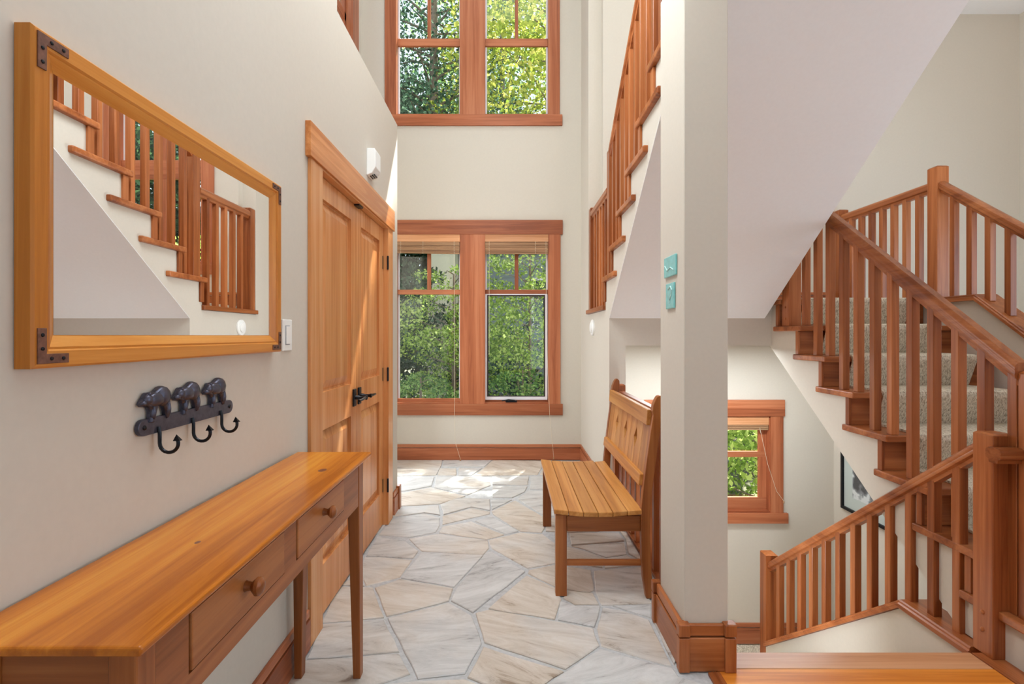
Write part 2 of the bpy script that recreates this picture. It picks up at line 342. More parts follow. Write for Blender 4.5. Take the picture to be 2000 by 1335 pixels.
# ---------------------------------------------------------------- flagstone floor
floor = None
bm = BM(); box(bm, -1.56, 0.80, -3.0, YB+0.02, -0.10, -0.006); floor = struct('floor', bm, GROUT)
def ff(x, y):
    s = 1.3/(y-655.0); return ((x-993)*s, 1000*s)
STONES = [
 [(823,1077),(944,1083),(887,1145),(783,1127)],
 [(799,1051),(856,1041),(953,1054),(955,1069),(944,1082),(824,1075)],
 [(737,1047),(792,1056),(817,1075),(807,1089),(743,1085),(715,1085)],
 [(712,1087),(743,1087),(805,1092),(781,1126),(715,1142),(701,1113)],
 [(781,1130),(885,1148),(877,1172),(755,1202),(732,1147)],
 [(655,1156),(666,1144),(729,1146),(750,1204),(692,1210),(627,1215)],
 [(757,1206),(876,1176),(921,1201),(941,1255),(908,1314),(816,1324)],
 [(628,1218),(750,1208),(780,1271),(600,1285)],
 [(585,1289),(780,1275),(801,1314),(740,1334),(540,1380),(540,1340)],
 [(742,1336),(816,1328),(909,1325),(975,1352),(960,1420),(700,1420)],
 [(960,1077),(1026,1115),(924,1195),(881,1172),(892,1148),(949,1078)],
 [(954,1054),(1016,1039),(1060,1042),(1084,1060),(1087,1098),(1030,1108),(961,1070)],
 [(1033,1112),(1085,1101),(1154,1112),(1160,1151),(1152,1155),(1106,1149),(1085,1144),(1031,1118)],
 [(1028,1123),(1085,1147),(1097,1168),(1084,1208),(954,1187)],
 [(929,1196),(953,1190),(1085,1212),(1159,1226),(1171,1259),(1104,1305),(946,1253)],
 [(1094,1174),(1123,1182),(1173,1182),(1161,1223),(1090,1209)],
 [(1177,1184),(1214,1190),(1267,1208),(1313,1300),(1175,1260),(1166,1226)],
 [(1196,1181),(1272,1180),(1272,1205),(1220,1189)],
 [(1160,1113),(1253,1106),(1265,1160),(1273,1177),(1175,1180),(1163,1154)],
 [(1110,1152),(1158,1157),(1170,1179),(1123,1179),(1100,1166)],
 [(944,1262),(1101,1310),(1060,1337),(985,1352),(913,1321)],
 [(1105,1310),(1173,1266),(1221,1280),(1315,1304),(1326,1320),(1375,1335),(1380,1420),(1000,1420),(990,1356),(1062,1340)],
 [(766,1012),(828,1002),(859,1010),(859,1024),(851,1038),(799,1048),(740,1043)],
 [(864,1007),(922,991),(957,998),(957,1002),(864,1023)],
 [(864,1027),(920,1017),(985,1043),(950,1052),(857,1039)],
 [(927,1016),(960,1006),(1013,1037),(988,1042)],
 [(960,997),(1006,977),(1060,1008),(1064,1030),(1058,1039),(1016,1036),(963,1003)],
 [(860,984),(894,971),(956,974),(957,996),(920,989),(866,1004)],
 [(958,975),(1000,975),(961,994)],
 [(1011,973),(1032,957),(1064,958),(1064,1006)],
 [(1111,1040),(1209,1040),(1219,1055),(1116,1063)],
 [(1117,1065),(1219,1058),(1224,1081),(1183,1087),(1141,1071)],
 [(1111,1067),(1140,1074),(1182,1089),(1177,1107),(1110,1095),(1090,1090),(1088,1062)],
 [(1186,1089),(1224,1083),(1252,1102),(1181,1108)],
 [(1222,1052),(1211,1036),(1236,1040),(1258,1096),(1228,1080)],
 [(1066,1036),(1064,1010),(1120,1010),(1160,1012),(1170,1036),(1109,1038)],
 [(1163,1011),(1205,1008),(1230,1034),(1173,1036)],
 [(1067,1006),(1067,960),(1110,958),(1120,1007)],
 [(1113,957),(1160,955),(1172,985),(1130,1007)],
 [(1163,955),(1190,953),(1204,1005),(1174,1008),(1134,1009),(1175,986)],
 [(1035,954),(1066,954),(1066,930),(1036,930)],
 [(1069,955),(1115,954),(1118,928),(1069,929)],
 [(1120,953),(1180,951),(1172,925),(1122,927)],
 [(720,898),(864,898),(860,912),(852,927),(700,930)],
 [(866,898),(960,898),(946,910),(864,911)],
 [(859,914),(891,914),(891,927),(855,927)],
 [(896,914),(942,913),(922,927),(895,928)],
 [(963,898),(1065,899),(1050,926),(926,928)],
 [(960,930),(1033,930),(1031,946),(962,946)],
 [(962,949),(1030,949),(1024,960),(1000,971),(962,970)],
 [(680,932),(848,931),(843,948),(790,958),(660,962)],
 [(852,930),(956,931),(958,947),(912,966),(848,951)],
 [(640,964),(792,961),(842,951),(909,968),(858,983),(760,988),(620,990)],
 [(762,990),(857,986),(860,1005),(828,1000),(766,1009)],
 [(1068,900),(1112,900),(1114,925),(1054,926)],
 [(1115,900),(1150,900),(1166,922),(1117,925)],
 [(600,1000),(755,993),(763,1012),(735,1042),(560,1060)],
 [(1276,1212),(1282,1208),(1320,1290),(1317,1297)],
 [(698,1118),(712,1143),(668,1141)],
]
def stone(poly, seedv):
    rr = random.Random(seedv)
    P = [Vector((*ff(x, y), 0)) for x, y in poly]
    # roughen outline
    out = []
    n = len(P)
    for i in range(n):
        a, b_ = P[i], P[(i+1) % n]; out.append(a); L = (b_-a).length; k = int(L/0.11)
        nrm = Vector((b_.y-a.y, a.x-b_.x, 0)); nrm = nrm.normalized() if nrm.length else nrm
        for j in range(1, k+1):
            out.append(a.lerp(b_, j/(k+1))+nrm*rr.uniform(-0.004, 0.004))
    cen = sum(out, Vector())/len(out)
    # tidy the gap: pull in 3 mm towards the middle, keep every stone left of the rail plane
    def pull(p, d):
        v = cen-p; return p+v.normalized()*min(d, v.length*0.4)
    h = rr.uniform(-0.0015, 0.0018); tx, ty = rr.uniform(-.002, .002), rr.uniform(-.002, .002)
    bm = BM(); m_ = len(out)
    ring0 = []; ring1 = []; ring2 = []
    for p in out:
        q = pull(p, 0.0005); q.x = min(q.x, 0.775)
        z = h+(q.x-cen.x)*tx+(q.y-cen.y)*ty
        ring0.append(bm.verts.new((q.x, q.y, -0.0105))); ring1.append(bm.verts.new((q.x, q.y, z-0.003)))
        q2 = pull(q, 0.004); ring2.append(bm.verts.new((q2.x, q2.y, z)))
    for i in range(m_):
        j = (i+1) % m_
        bm.faces.new((ring0[i], ring0[j], ring1[j], ring1[i])); bm.faces.new((ring1[i], ring1[j], ring2[j], ring2[i]))
    bm.faces.new(ring2)
    return obj('flagstone', bm, STONE, floor)
for i, s in enumerate(STONES): stone(s, i)
# rough grid of stones for the unseen floor behind and beside the camera
def wstone(pts, k):
    stone([(993+1000*x/y, 655+1300/y) for x, y in pts], k)
yy = 1.68; k = 100
while yy > 0.35:
    xs = [-0.83, -0.35+R.uniform(-.1, .1), 0.25+R.uniform(-.1, .1), 0.77]
    for a, b_ in zip(xs, xs[1:]):
        wstone([(a+.01, yy-.4), (b_-.01, yy-.4+R.uniform(-.0, .0)), (b_-.012, yy-.012), (a+.012, yy-.012)], k); k += 1
    yy -= 0.4
# ---------------------------------------------------------------- wooden hall floor
bm = BM(); box(bm, 0.80, 4.93, -3.0, 2.10, -0.16, -0.022)
wf = struct('floor.001', bm, wood('floor', 'x'))
bx('nosing', wood('nosing', 'x'), wf, 0.84, 1.895, 2.0, 2.104, -0.04, 0.0, bevel=0.003)
yy = 1.998; i = 0
while yy > 0.6:
    hgt = 0.127; xs = [0.815, 0.815+R.uniform(0.6, 1.2), 1.895]
    if i == 0: xs = [0.815, 1.895]
    for a, b_ in zip(xs, xs[1:]):
        bx('plank', wood('floor', 'x'), wf, a+0.0006, b_-0.0006, yy-hgt+0.001, yy, -0.022, R.uniform(-0.0004, 0.0004), bevel=0.001)
    yy -= hgt; i += 1
bx('border_strip', wood('stair', 'y'), wf, 1.899, 2.10, 0.6, 2.10, -0.03, 0.0015, bevel=0.002)
bm = BM()
prism(bm, [(0.768, -0.01), (0.768, 0.004), (0.776, 0.008), (0.778, 0.004), (0.786, 0.010), (0.788, 0.005), (0.796, 0.010), (0.800, 0.006), (0.812, 0.008), (0.815, -0.01)], 'y', 0.4, 1.97)
obj('threshold', bm, wood('stair', 'y'), wf)

# ================================================================ STAIRS
RISE, RUN = 0.1953, 0.261
N1 = lambda k: 3.441-RUN*(7-k)     # nose of lower-flight tread k (rises away from camera)
st1 = thing('staircase', 'carpeted wooden flight rising away on the right up to the landing', 'staircase', (2.5, 1.9, 0))
poly = [(2.16, -0.02)]
for k in range(1, 9):
    yr = N1(k)+0.075; z0 = RISE*(k-1); poly += [(yr, max(z0, -0.02)), (yr, RISE*k-0.036)]
poly = [(N1(1)+0.08, 0.0)]
for k in range(1, 9):
    yr = N1(k)+0.075; poly += [(yr, RISE*(k-1)+ (0.0 if k == 1 else -0.036)), (yr, RISE*k-0.036)]
poly += [(3.90, RISE*8-0.036), (3.90, 1.225), (2.26, 0.005)]
poly = poly[1:]
bm = BM(); prism(bm, poly, 'x', 1.99, 3.045); obj('skirt', bm, WALL, st1)
for k in range(1, 8):
    y = N1(k); z = RISE*k
    bm = BM(); prism(bm, [(y, z-0.036), (y+0.36, z-0.036), (y+0.36, z), (y, z)], 'x', 1.963, 3.046)
    obj('tread', bm, wood('stair', 'x'), st1, 0.007, seg=3)
for k in range(1, 9):
    y = N1(k); z = RISE*k
    bx('riser', wood('stair', 'x'), st1, 1.978, 3.046, y+0.058, y+0.074, z-RISE+(0.001 if k > 1 else 0.002), z-0.037, bevel=0.001)
    bx('bracket', wood('stair', 'z'), st1, 1.975, 1.990, y+0.050, y+0.083, z-RISE+(0.001 if k > 1 else 0.002), z-0.037, bevel=0.002)
bx('landing_nosing', wood('stair', 'x'), st1, 1.963, 3.046, N1(8), 3.90, RISE*8-0.036, RISE*8, bevel=0.007)
def runner(pts_y, x0, x1, direction, yend, zend_k, z0):
    """carpet over noses; direction +1 rises with +y, -1 rises with -y"""
    top = []
    d = direction
    for (y, z, zb) in pts_y:
        top += [(y+d*0.045, zb+0.013), (y-d*0.004, z-0.050), (y-d*0.013, z-0.030), (y-d*0.016, z-0.012), (y-d*0.010, z+0.004), (y+d*0.006, z+0.012), (y+d*0.03, z+0.013)]
    top.append((yend, top[-1][1]))
    bot = [(a+d*0.011, b_-0.0115) for a, b_ in top]
    bm = BM()
    T0 = [bm.verts.new((x0, a, b_)) for a, b_ in top]; T1 = [bm.verts.new((x1, a, b_)) for a, b_ in top]
    B0 = [bm.verts.new((x0, a, b_)) for a, b_ in bot]; B1 = [bm.verts.new((x1, a, b_)) for a, b_ in bot]
    for i in range(len(top)-1):
        bm.faces.new((T0[i], T1[i], T1[i+1], T0[i+1])); bm.faces.new((B0[i], B0[i+1], B1[i+1], B1[i]))
        bm.faces.new((T0[i], T0[i+1], B0[i+1], B0[i])); bm.faces.new((T1[i], B1[i], B1[i+1], T1[i+1]))
    bm.faces.new((T0[0], B0[0], B1[0], T1[0])); bm.faces.new((T0[-1], T1[-1], B1[-1], B0[-1]))
    return bm
bm = runner([(N1(k), RISE*k, RISE*(k-1)) for k in range(1, 9)], 2.13, 2.90, 1, 3.90, 0, 0)
obj('carpet_runner', bm, CARPET, st1, smooth=True)
# intermediate landing
bm = BM(); box(bm, 0.886, 3.05, 3.87, YS, 1.225, 1.552); struct('floor.002', bm, WALL)
bm = BM(); box(bm, 0.886, 3.05, 3.90, YS, 1.552, 1.575); lc = obj('landing_carpet', bm, CARPET); tag(lc, 'beige ribbed carpet covering the half landing', 'carpet')
# upper flight (rises toward the camera), soffit
st2 = thing('staircase', 'wooden flight with cream skirt rising toward camera above the sloped white soffit', 'staircase', (1.35, 4.0, 1.56))
N2 = lambda j: 4.06-0.267*(j-1)
Z2 = lambda j: 1.5624+RISE*j
SOF = lambda y: 1.445+0.745*(3.85-y)
poly = [(3.86, SOF(3.86)), (4.02, 1.5)]
poly = [(3.87, SOF(3.87)+0.0045), (3.87, 1.50), (4.02, 1.50), (4.02, 1.555)]
for j in range(1, 9):
    yr = N2(j)-0.045; poly += ([(yr, Z2(j-1)-0.04)] if j > 1 else [(yr, 1.555)]) + [(yr, Z2(j)-0.041)]
poly += [(2.12, Z2(8)-0.041), (2.12, SOF(2.12)+0.0045)]
bm = BM(); prism(bm, poly, 'x', 0.763, 1.937); obj('skirt', bm, WALL, st2)
bm = BM(); prism(bm, [(3.87, SOF(3.87)), (2.10, SOF(2.10)), (2.10, SOF(2.10)+0.004), (3.87, SOF(3.87)+0.004)], 'x', 0.763, 1.937)
so = obj('soffit', bm, SOFF, st2); so['label'] = 'smooth white sloped underside of the flight'
for j in range(1, 9):
    y = N2(j); z = Z2(j)
    bx('tread', wood('stair', 'x'), st2, 0.735, 1.937, y-0.46 if j < 8 else 2.13, y, z-0.040, z, bevel=0.009, seg=3)
    bx('riser', wood('stair', 'x'), st2, 0.750, 1.93, y-0.044, y-0.028, z-RISE+0.001, z-0.041, bevel=0.001)
    bx('bracket', wood('stair', 'z'), st2, 0.748, 0.763, y-0.075, y-0.030, z-RISE+0.001, z-0.041, bevel=0.002)
# lower flight, going down away from the camera
st3 = thing('staircase', 'short flight going down from the hall floor to the lower landing', 'staircase', (1.4, 2.6, -1.0))
ND = 8; dz = -LOW/ND
for k in range(1, ND):
    y0 = 2.104+RUN*(k-1); z = -dz*k
    bx('tread', wood('stair', 'x'), st3, 0.887, 1.938, y0, y0+RUN+0.02, z-0.036, z, bevel=0.006)
    bx('riser', wood('stair', 'x'), st3, 0.887, 1.938, y0+RUN-0.016, y0+RUN, z-dz+0.001, z-0.037, bevel=0.001)
bm = runner([(2.104+RUN*k+0.02, -dz*k, -dz*(k+1)) for k in range(ND-1, 0, -1)], 1.02, 1.80, -1, 2.11, 0, 0)
obj('carpet_runner', bm, CARPET, st3, smooth=True)
bm = BM(); box(bm, 0.80, 3.17, 2.09, YS+0.1, LOW-0.2, LOW); struct('floor.003', bm, CARPET)
# knee wall below the lower rail
bm = BM(); prism(bm, [(2.10, -0.042), (2.526, -0.042), (3.857, -1.042), (3.857, LOW), (2.10, LOW)], 'x', 1.940, 2.055); struct('wall_right.005', bm, WALL)

# ---------------------------------------------------------------- railings
RP = [(-0.018, 0), (0.018, 0), (0.020, 0.014), (0.031, 0.020), (0.033, 0.030), (0.031, 0.034), (0.033, 0.042), (0.030, 0.052), (0.018, 0.060), (-0.018, 0.060),
      (-0.030, 0.052), (-0.033, 0.042), (-0.031, 0.034), (-0.033, 0.030), (-0.031, 0.020), (-0.020, 0.014)]
def handrail(parent, x, ya, za, yb, zb, name='handrail', kind='stair', h=0.078):
    """top surface passes (ya,za)-(yb,zb)"""
    bm = BM(); sweep(bm, [(u, v*h/0.060) for u, v in RP], [(x, ya, za-h), (x, yb, zb-h)], (1, 0, 0)); return obj(name, bm, wood(kind, 'y'), parent, smooth=True)
def baluster(parent, x, y, z0, z1, s=0.040):
    bm = BM(); box(bm, x-s/2, x+s/2, y-s/2, y+s/2, z0, z1); return obj('baluster', bm, wood('stair', 'z'), parent, 0.0025, seg=1)
def newel(parent, x0, x1, y0, y1, z0, z1, plugs=()):
    bm = BM(); box(bm, x0, x1, y0, y1, z0, z1-0.008)
    n = obj('newel_post', bm, wood('stair', 'z'), parent, 0.003)
    bm = BM(); cx, cy = (x0+x1)/2, (y0+y1)/2
    vs = [bm.verts.new(p) for p in ((x0, y0, z1-0.008), (x1, y0, z1-0.008), (x1, y1, z1-0.008), (x0, y1, z1-0.008), (x0+.01, y0+.01, z1), (x1-.01, y0+.01, z1), (x1-.01, y1-.01, z1), (x0+.01, y1-.01, z1))]
    for f in ((0,3,2,1),(4,5,6,7),(0,1,5,4),(1,2,6,5),(2,3,7,6),(3,0,4,7)): bm.faces.new([vs[i] for i in f])
    obj('post_top', bm, wood('stair', 'z'), n)
    for z in plugs:
        bm = BM(); lathe(bm, [(0, 0.009), (0.004, 0.008), (0.006, 0.003)], (x0, cy, z), (-1, 0, 0), 10); obj('plug', bm, wood('stair', 'z'), n)
    return n
rz1 = lambda y: 1.162+0.737*(y-1.966)
r1 = thing('stair_railing', 'brown balustrade along the left of the carpeted flight with sloping handrail', 'railing', (2.02, 1.9, 0.2))
handrail(r1, 2.02, 2.01, rz1(2.01), 3.60, rz1(3.60), h=0.092)
for k in range(1, 8):
    for d in (0.032, 0.160):
        y = N1(k)+d
        if 2.02 < y < 3.58: baluster(r1, 2.02, y, RISE*k, rz1(y)-0.055)
newel(r1, 2.0, 2.09, 1.925, 2.01, 0.0, 1.16)
newel(r1, 1.972, 2.06, 3.60, 3.69, RISE*7, 2.50, (1.50, 1.42))
# level return rail at its foot
bm = BM(); sweep(bm, RP, [(1.905, 2.013, 0.80), (2.30, 2.013, 0.80)], (0, 1, 0)); obj('handrail', bm, wood('stair', 'x'), r1, smooth=True)
# rail of the lower flight
r2 = thing('stair_railing', 'brown balustrade descending from the near newel to the lower landing', 'railing', (1.985, 3.0, -0.5))
rz2 = lambda y: 0.83-0.7365*(y-2.188)
newel(r2, 1.94, 2.03, 2.05, 2.14, 0.0015, 0.905, (0.17, 0.10))
newel(r2, 1.94, 2.03, 3.857, 3.951, LOW, -0.35)
handrail(r2, 1.985, 2.14, rz2(2.14), 3.857, rz2(3.857))
sz = lambda y: 0.0 if y <= 2.526 else -0.752*(y-2.526)
bm = BM()
prof = [(-0.065, -0.040), (0.085, -0.040), (0.085, 0.0), (-0.052, 0.0), (-0.058, -0.006), (-0.058, -0.014), (-0.065, -0.020)]
sweep(bm, prof, [(1.985, 2.14, 0), (1.985, 2.526, 0), (1.985, 3.857, sz(3.857))], (1, 0, 0)); obj('shoe_rail', bm, wood('stair', 'y'), r2)
for i in range(12):
    y = 2.25+0.1352*i
    baluster(r2, 1.985, y, sz(y)-0.01, rz2(y)-0.055)
# upper flight rail on the entry side
r3 = thing('stair_railing', 'brown balustrade beside the upper flight seen above the bench', 'railing', (0.80, 3.2, 2.0))
nl = lambda y: Z2(1)+(4.06-y)*(RISE/0.267)
newel(r3, 0.772, 0.858, 3.93, 4.02, Z2(1), 2.74)
handrail(r3, 0.80, 3.93, nl(3.93)+0.90, 2.16, nl(2.16)+0.90)
y = 3.845
while y > 2.2:
    j = max(j for j in range(1, 9) if N2(j)-0.02 > y or j == 1)
    baluster(r3, 0.80, y, Z2(j), nl(y)+0.845); y -= 0.1335
r4 = thing('landing_railing', 'short level balustrade between half landing and entry hall', 'railing', (0.80, 4.4, 1.53))
handrail(r4, 0.80, 4.02, 2.47, 4.79, 2.47)
newel(r4, 0.767, 0.855, 4.79, 4.878, 1.54, 2.50)
bx('base_trim', wood('stair', 'y'), r4, 0.738, 0.90, 4.02, 4.885, 1.502, 1.54, bevel=0.004)
for i in range(5): baluster(r4, 0.80, 4.14+0.132*i, 1.54, 2.415)
# upper right rail along the far side of the flight
r5 = thing('landing_railing', 'balustrade on the right with level rail, tall newel and falling rail', 'railing', (3.08, 3.7, 1.55))
newel(r5, 3.04, 3.126, 3.632, 3.718, 1.53, 2.509)
handrail(r5, 3.083, 3.718, 2.41, 4.70, 2.41)
newel(r5, 3.04, 3.126, 4.705, 4.79, 1.57, 2.46)
rz5 = lambda y: 2.404-0.758*(3.645-y)
handrail(r5, 3.083, 3.632, rz5(3.632), 1.95, rz5(1.95))
cz = lambda y: 1.57 if y >= 3.33 else 1.57-0.752*(3.33-y)
bm = BM(); prof = [(-0.060, -0.040), (0.095, -0.040), (0.095, 0.0), (-0.048, 0.0), (-0.053, -0.006), (-0.053, -0.014), (-0.060, -0.020)]
sweep(bm, prof, [(3.083, 4.79, 1.57), (3.083, 3.33, 1.57), (3.083, 1.5, cz(1.5))], (1, 0, 0)); obj('cap_rail', bm, wood('stair', 'y'), r5)
for i in range(7): baluster(r5, 3.083, 3.84+0.125*i, 1.57, 2.355)
y = 3.54
while y > 2.0: baluster(r5, 3.083, y, cz(y)-0.01, rz5(y)-0.055); y -= 0.132
# railing behind the bench
r6 = thing('hall_railing', 'level balustrade behind the wooden bench beside the column', 'railing', (0.80, 3.0, 0))
newel(r6, 0.772, 0.852, 3.72, 3.80, -0.005, 0.945)
handrail(r6, 0.815, 2.31, 0.90, 3.72, 0.90)
bx('base_trim', wood('stair', 'y'), r6, 0.785, 0.90, 2.11, 3.87, -0.03, 0.012, bevel=0.003)
for i in range(10): baluster(r6, 0.815, 2.42+0.132*i, 0.012, 0.845)

# ================================================================ WINDOWS
def window(name, axis_y, hs, casing, head, sill, muntins, rails, midcasing=None, depth=0.11, kind='fir'):
    """window on a wall facing -y at y=axis_y. hs: openings (x0,x1,z0,z1)"""
    r = empty_struct(name)
    y = axis_y
    for (x0, x1, z0, z1) in hs:
        j = 0.014
        bm = BM(); box(bm, x0, x0+j, y-0.002, y+depth, z0, z1); obj('jamb', bm, wood(kind, 'z'), r, 0.001)
        bm = BM(); box(bm, x1-j, x1, y-0.002, y+depth, z0, z1); obj('jamb', bm, wood(kind, 'z'), r, 0.001)
        bm = BM(); box(bm, x0, x1, y-0.002, y+depth, z1-j, z1); obj('jamb', bm, wood(kind, 'x'), r, 0.001)
        bm = BM(); box(bm, x0, x1, y-0.004, y+depth, z0, z0+j); obj('stool', bm, wood(kind, 'x'), r, 0.001)
        # pale outer liner and sash frame
        bm = BM(); a0, a1, b0, b1 = x0+j, x1-j, z0+j, z1-j; t = 0.016
        holes(bm, 'y', y+0.07, y+0.085, a0, a1, b0, b1, [(a0+t, a1-t, b0+t, b1-t)]); obj('liner', bm, LINER, r)
        for (u0, u1, w0, w1) in rails(x0, x1, z0, z1): bx('sash_rail', wood(kind, 'x'), r, u0, u1, y+0.045, y+0.075, w0, w1, bevel=0.003)
        for (u0, u1, w0, w1) in muntins(x0, x1, z0, z1): bx('muntin', wood(kind, 'z'), r, u0, u1, y+0.047, y+0.073, w0, w1, bevel=0.003)
        bm = BM(); box(bm, x0+j, x1-j, y+0.086, y+0.090, z0+j, z1-j); obj('pane', bm, GLASS, r)
    for (u0, u1, w0, w1, nm, ax, t) in casing: bx(nm, wood(kind, ax), r, u0, u1, y-t, y+0.001, w0, w1, bevel=0.002)
    return r
nil = lambda *a: []
# upper entry window
w1 = window('window_1', YB, UPH, [(-1.294, -1.171, 3.609, 5.47, 'casing', 'z', 0.018), (-0.508, -0.244, 3.609, 5.47, 'casing', 'z', 0.018), (0.416, 0.537, 3.609, 5.47, 'casing', 'z', 0.018),
    (-1.32, 0.564, 3.496, 3.609, 'sill', 'x', 0.024), (-1.32, 0.564, 5.45, 5.60, 'head_casing', 'x', 0.022)], 0, 0,
    lambda x0, x1, z0, z1: [((x0+x1)/2-0.018, (x0+x1)/2+0.018, 4.44, z1)], lambda x0, x1, z0, z1: [(x0+0.014, x1-0.014, 4.361, 4.44), (x0+0.014, x1-0.014, z1-0.06, z1-0.014)])
# lower entry window: left fixed light, right casement
w2 = window('window_2', YB, LOWH, [(-1.294, -1.171, 0.586, 2.37, 'casing', 'z', 0.018), (-0.508, -0.244, 0.586, 2.37, 'casing', 'z', 0.018), (0.416, 0.545, 0.586, 2.37, 'casing', 'z', 0.018),
    (-1.32, 0.568, 0.468, 0.586, 'sill', 'x', 0.024), (-1.32, 0.568, 2.358, 2.508, 'head_casing', 'x', 0.022)], 0, 0,
    lambda x0, x1, z0, z1: [((x0+x1)/2-0.02, (x0+x1)/2+0.02, 1.785, z1-0.02)], lambda x0, x1, z0, z1: [(x0+0.014, x1-0.014, 1.735, 1.785), (x0+0.014, x1-0.014, z0+0.014, z0+0.05)])
bm = BM(); holes(bm, 'y', YB+0.032, YB+0.05, -0.232, 0.395, 0.64, 1.735, [(-0.212, 0.375, 0.665, 1.715)]); obj('sash_frame', bm, SCREEN, w2)
bm = BM(); holes(bm, 'y', YB+0.022, YB+0.031, -0.245, 0.410, 0.625, 1.738, [(-0.226, 0.388, 0.657, 1.728)]); obj('sash_bead', bm, LINER, w2)
bm = BM(); box(bm, -0.03, 0.09, YB-0.012, YB+0.01, 0.602, 0.622); tube(bm, [(-0.07, YB-0.02, 0.618), (0.0, YB-0.03, 0.632), (0.07, YB-0.03, 0.626)], 0.006)
obj('crank_handle', bm, BLACK, w2, 0.002)
# side window high on the left
w3 = empty_struct('window_3')
x = -1.54
for (y0, y1, z0, z1, nm, ax, t) in ((5.02-0.014, 5.20, 3.609, 5.47, 'casing', 'z', 0.022), (3.77, 3.964, 3.609, 5.47, 'casing', 'z', 0.022), (3.75, 5.22, 3.496, 3.609, 'sill', 'y', 0.028), (3.75, 5.22, 5.45, 5.6, 'head_casing', 'y', 0.024)):
    bx(nm, wood('fir', ax), w3, x-0.001, x+t, y0, y1, z0, z1)
for a in ((x-0.11, x+0.002, 5.006, 5.02, 3.609, 5.45), (x-0.11, x+0.002, 3.95, 3.964, 3.609, 5.45)): bx('jamb', wood('fir', 'z'), w3, *a)
bx('stool', wood('fir', 'y'), w3, x-0.11, x+0.004, 3.964, 5.006, 3.609, 3.623)
bx('sash_rail', wood('fir', 'y'), w3, x-0.075, x-0.045, 3.964, 5.006, 4.361, 4.44)
bx('sash_rail', wood('fir', 'z'), w3, x-0.075, x-0.045, 4.956, 5.006, 3.62, 5.45)
bx('muntin', wood('fir', 'z'), w3, x-0.073, x-0.047, 4.46, 4.50, 4.44, 5.45)
bx('pane', GLASS, w3, x-0.092, x-0.088, 3.964, 5.006, 3.62, 5.45, bevel=0)
# lower stairwell window
def smallrails(x0, x1, z0, z1):
    zm = 1.3-0.2335*YS-0.0
    return [(x0+0.014, x1-0.014, 0.150, 0.205), (x0+0.014, x1-0.014, z0+0.014, z0+0.13), (x0+0.014, x1-0.014, z1-0.06, z1-0.014)]
w4 = window('window_4', YS, [SH[0]], [(1.29, 1.42+0.006, -0.357, 0.556, 'casing', 'z', 0.02), (2.457-0.006, 2.568, -0.357, 0.556, 'casing', 'z', 0.02),
    (1.26, 2.610, -0.452, -0.357, 'sill', 'x', 0.03), (1.27, 2.582, 0.546, 0.70, 'head_casing', 'x', 0.024)], 0, 0,
    lambda x0, x1, z0, z1: [(x1-0.014-0.075, x1-0.014, z0+0.02, z1-0.02), (x0+0.014, x0+0.09, z0+0.02, z1-0.02), ((x0+x1)/2-0.02, (x0+x1)/2+0.02, z0+.1, z1-.02)], smallrails)
# landing window (seen in the mirror)
w5 = window('window_5', YS, [SH[1]], [(1.11, 1.226, 1.98, 3.63, 'casing', 'z', 0.02), (2.024, 2.14, 1.98, 3.63, 'casing', 'z', 0.02),
    (1.08, 2.17, 1.87, 1.98, 'sill', 'x', 0.03), (1.09, 2.16, 3.62, 3.76, 'head_casing', 'x', 0.024)], 0, 0,
    lambda x0, x1, z0, z1: [((x0+x1)/2-0.04, (x0+x1)/2+0.04, z0, z1)], lambda x0, x1, z0, z1: [(x0+0.014, x1-0.014, 2.78, 2.96)])

# ---------------------------------------------------------------- blinds
def blind(label, x0, x1, ztop, zb, y, cords, valance=True, tilt=0.0, group=None, valh=0.075):
    t = thing('window_blind', label, 'blind', ((x0+x1)/2, y, ztop), group)
    if valance: bx('headrail', wood('nosing', 'x'), t, x0, x1, y-0.012, y+0.03, ztop-valh, ztop, bevel=0.002)
    z = ztop-valh-0.002; n = max(3, int((z-zb)/0.0085)); hgt = (z-zb)/n
    for i in range(n):
        bm = BM(); off = 0.004*math.sin(i*2.1)
        a = z-hgt*(i+1)+0.0008; b_ = z-hgt*i-0.0008; dl = tilt*(i/n)
        vs = [bm.verts.new(p) for p in ((x0+.004, y-0.01+off, a-dl), (x1-.004, y-0.01+off, a), (x1-.004, y+0.022+off, a), (x0+.004, y+0.022+off, a-dl),
              (x0+.004, y-0.01+off, b_-dl), (x1-.004, y-0.01+off, b_), (x1-.004, y+0.022+off, b_), (x0+.004, y+0.022+off, b_-dl))]
        for f in ((0,3,2,1),(4,5,6,7),(0,1,5,4),(1,2,6,5),(2,3,7,6),(3,0,4,7)): bm.faces.new([vs[i_] for i_ in f])
        obj('slat', bm, wood('bamboo', 'x'), t)
    for pts in cords:
        bm = BM(); tube(bm, pts, 0.0016, 5); obj('cord', bm, CORD, t)
        if len(pts) > 3:
            p = pts[-1]; bm = BM(); lathe(bm, [(0, .002), (.004, .006), (.02, .008), (.024, .003)], p, (0, 0, -1), 8); obj('cord_tassel', bm, wood('bamboo', 'z'), t)
yb = YB-0.03
blind('bamboo blind folded up in the left half of the entry window', -1.170, -0.506, 2.352, 2.150, yb,
      [[(-0.565, yb-.012, 2.28), (-0.56, yb-.012, 1.4), (-0.56, yb-.012, 0.5), (-0.555, yb-.012, 0.2), (-0.50, yb-.02, 0.02)],
       [(-1.12, yb-.012, 2.28), (-1.12, yb-.012, 2.15)], [(-0.89, yb-.012, 2.28), (-0.89, yb-.012, 2.15)]], tilt=-0.012)
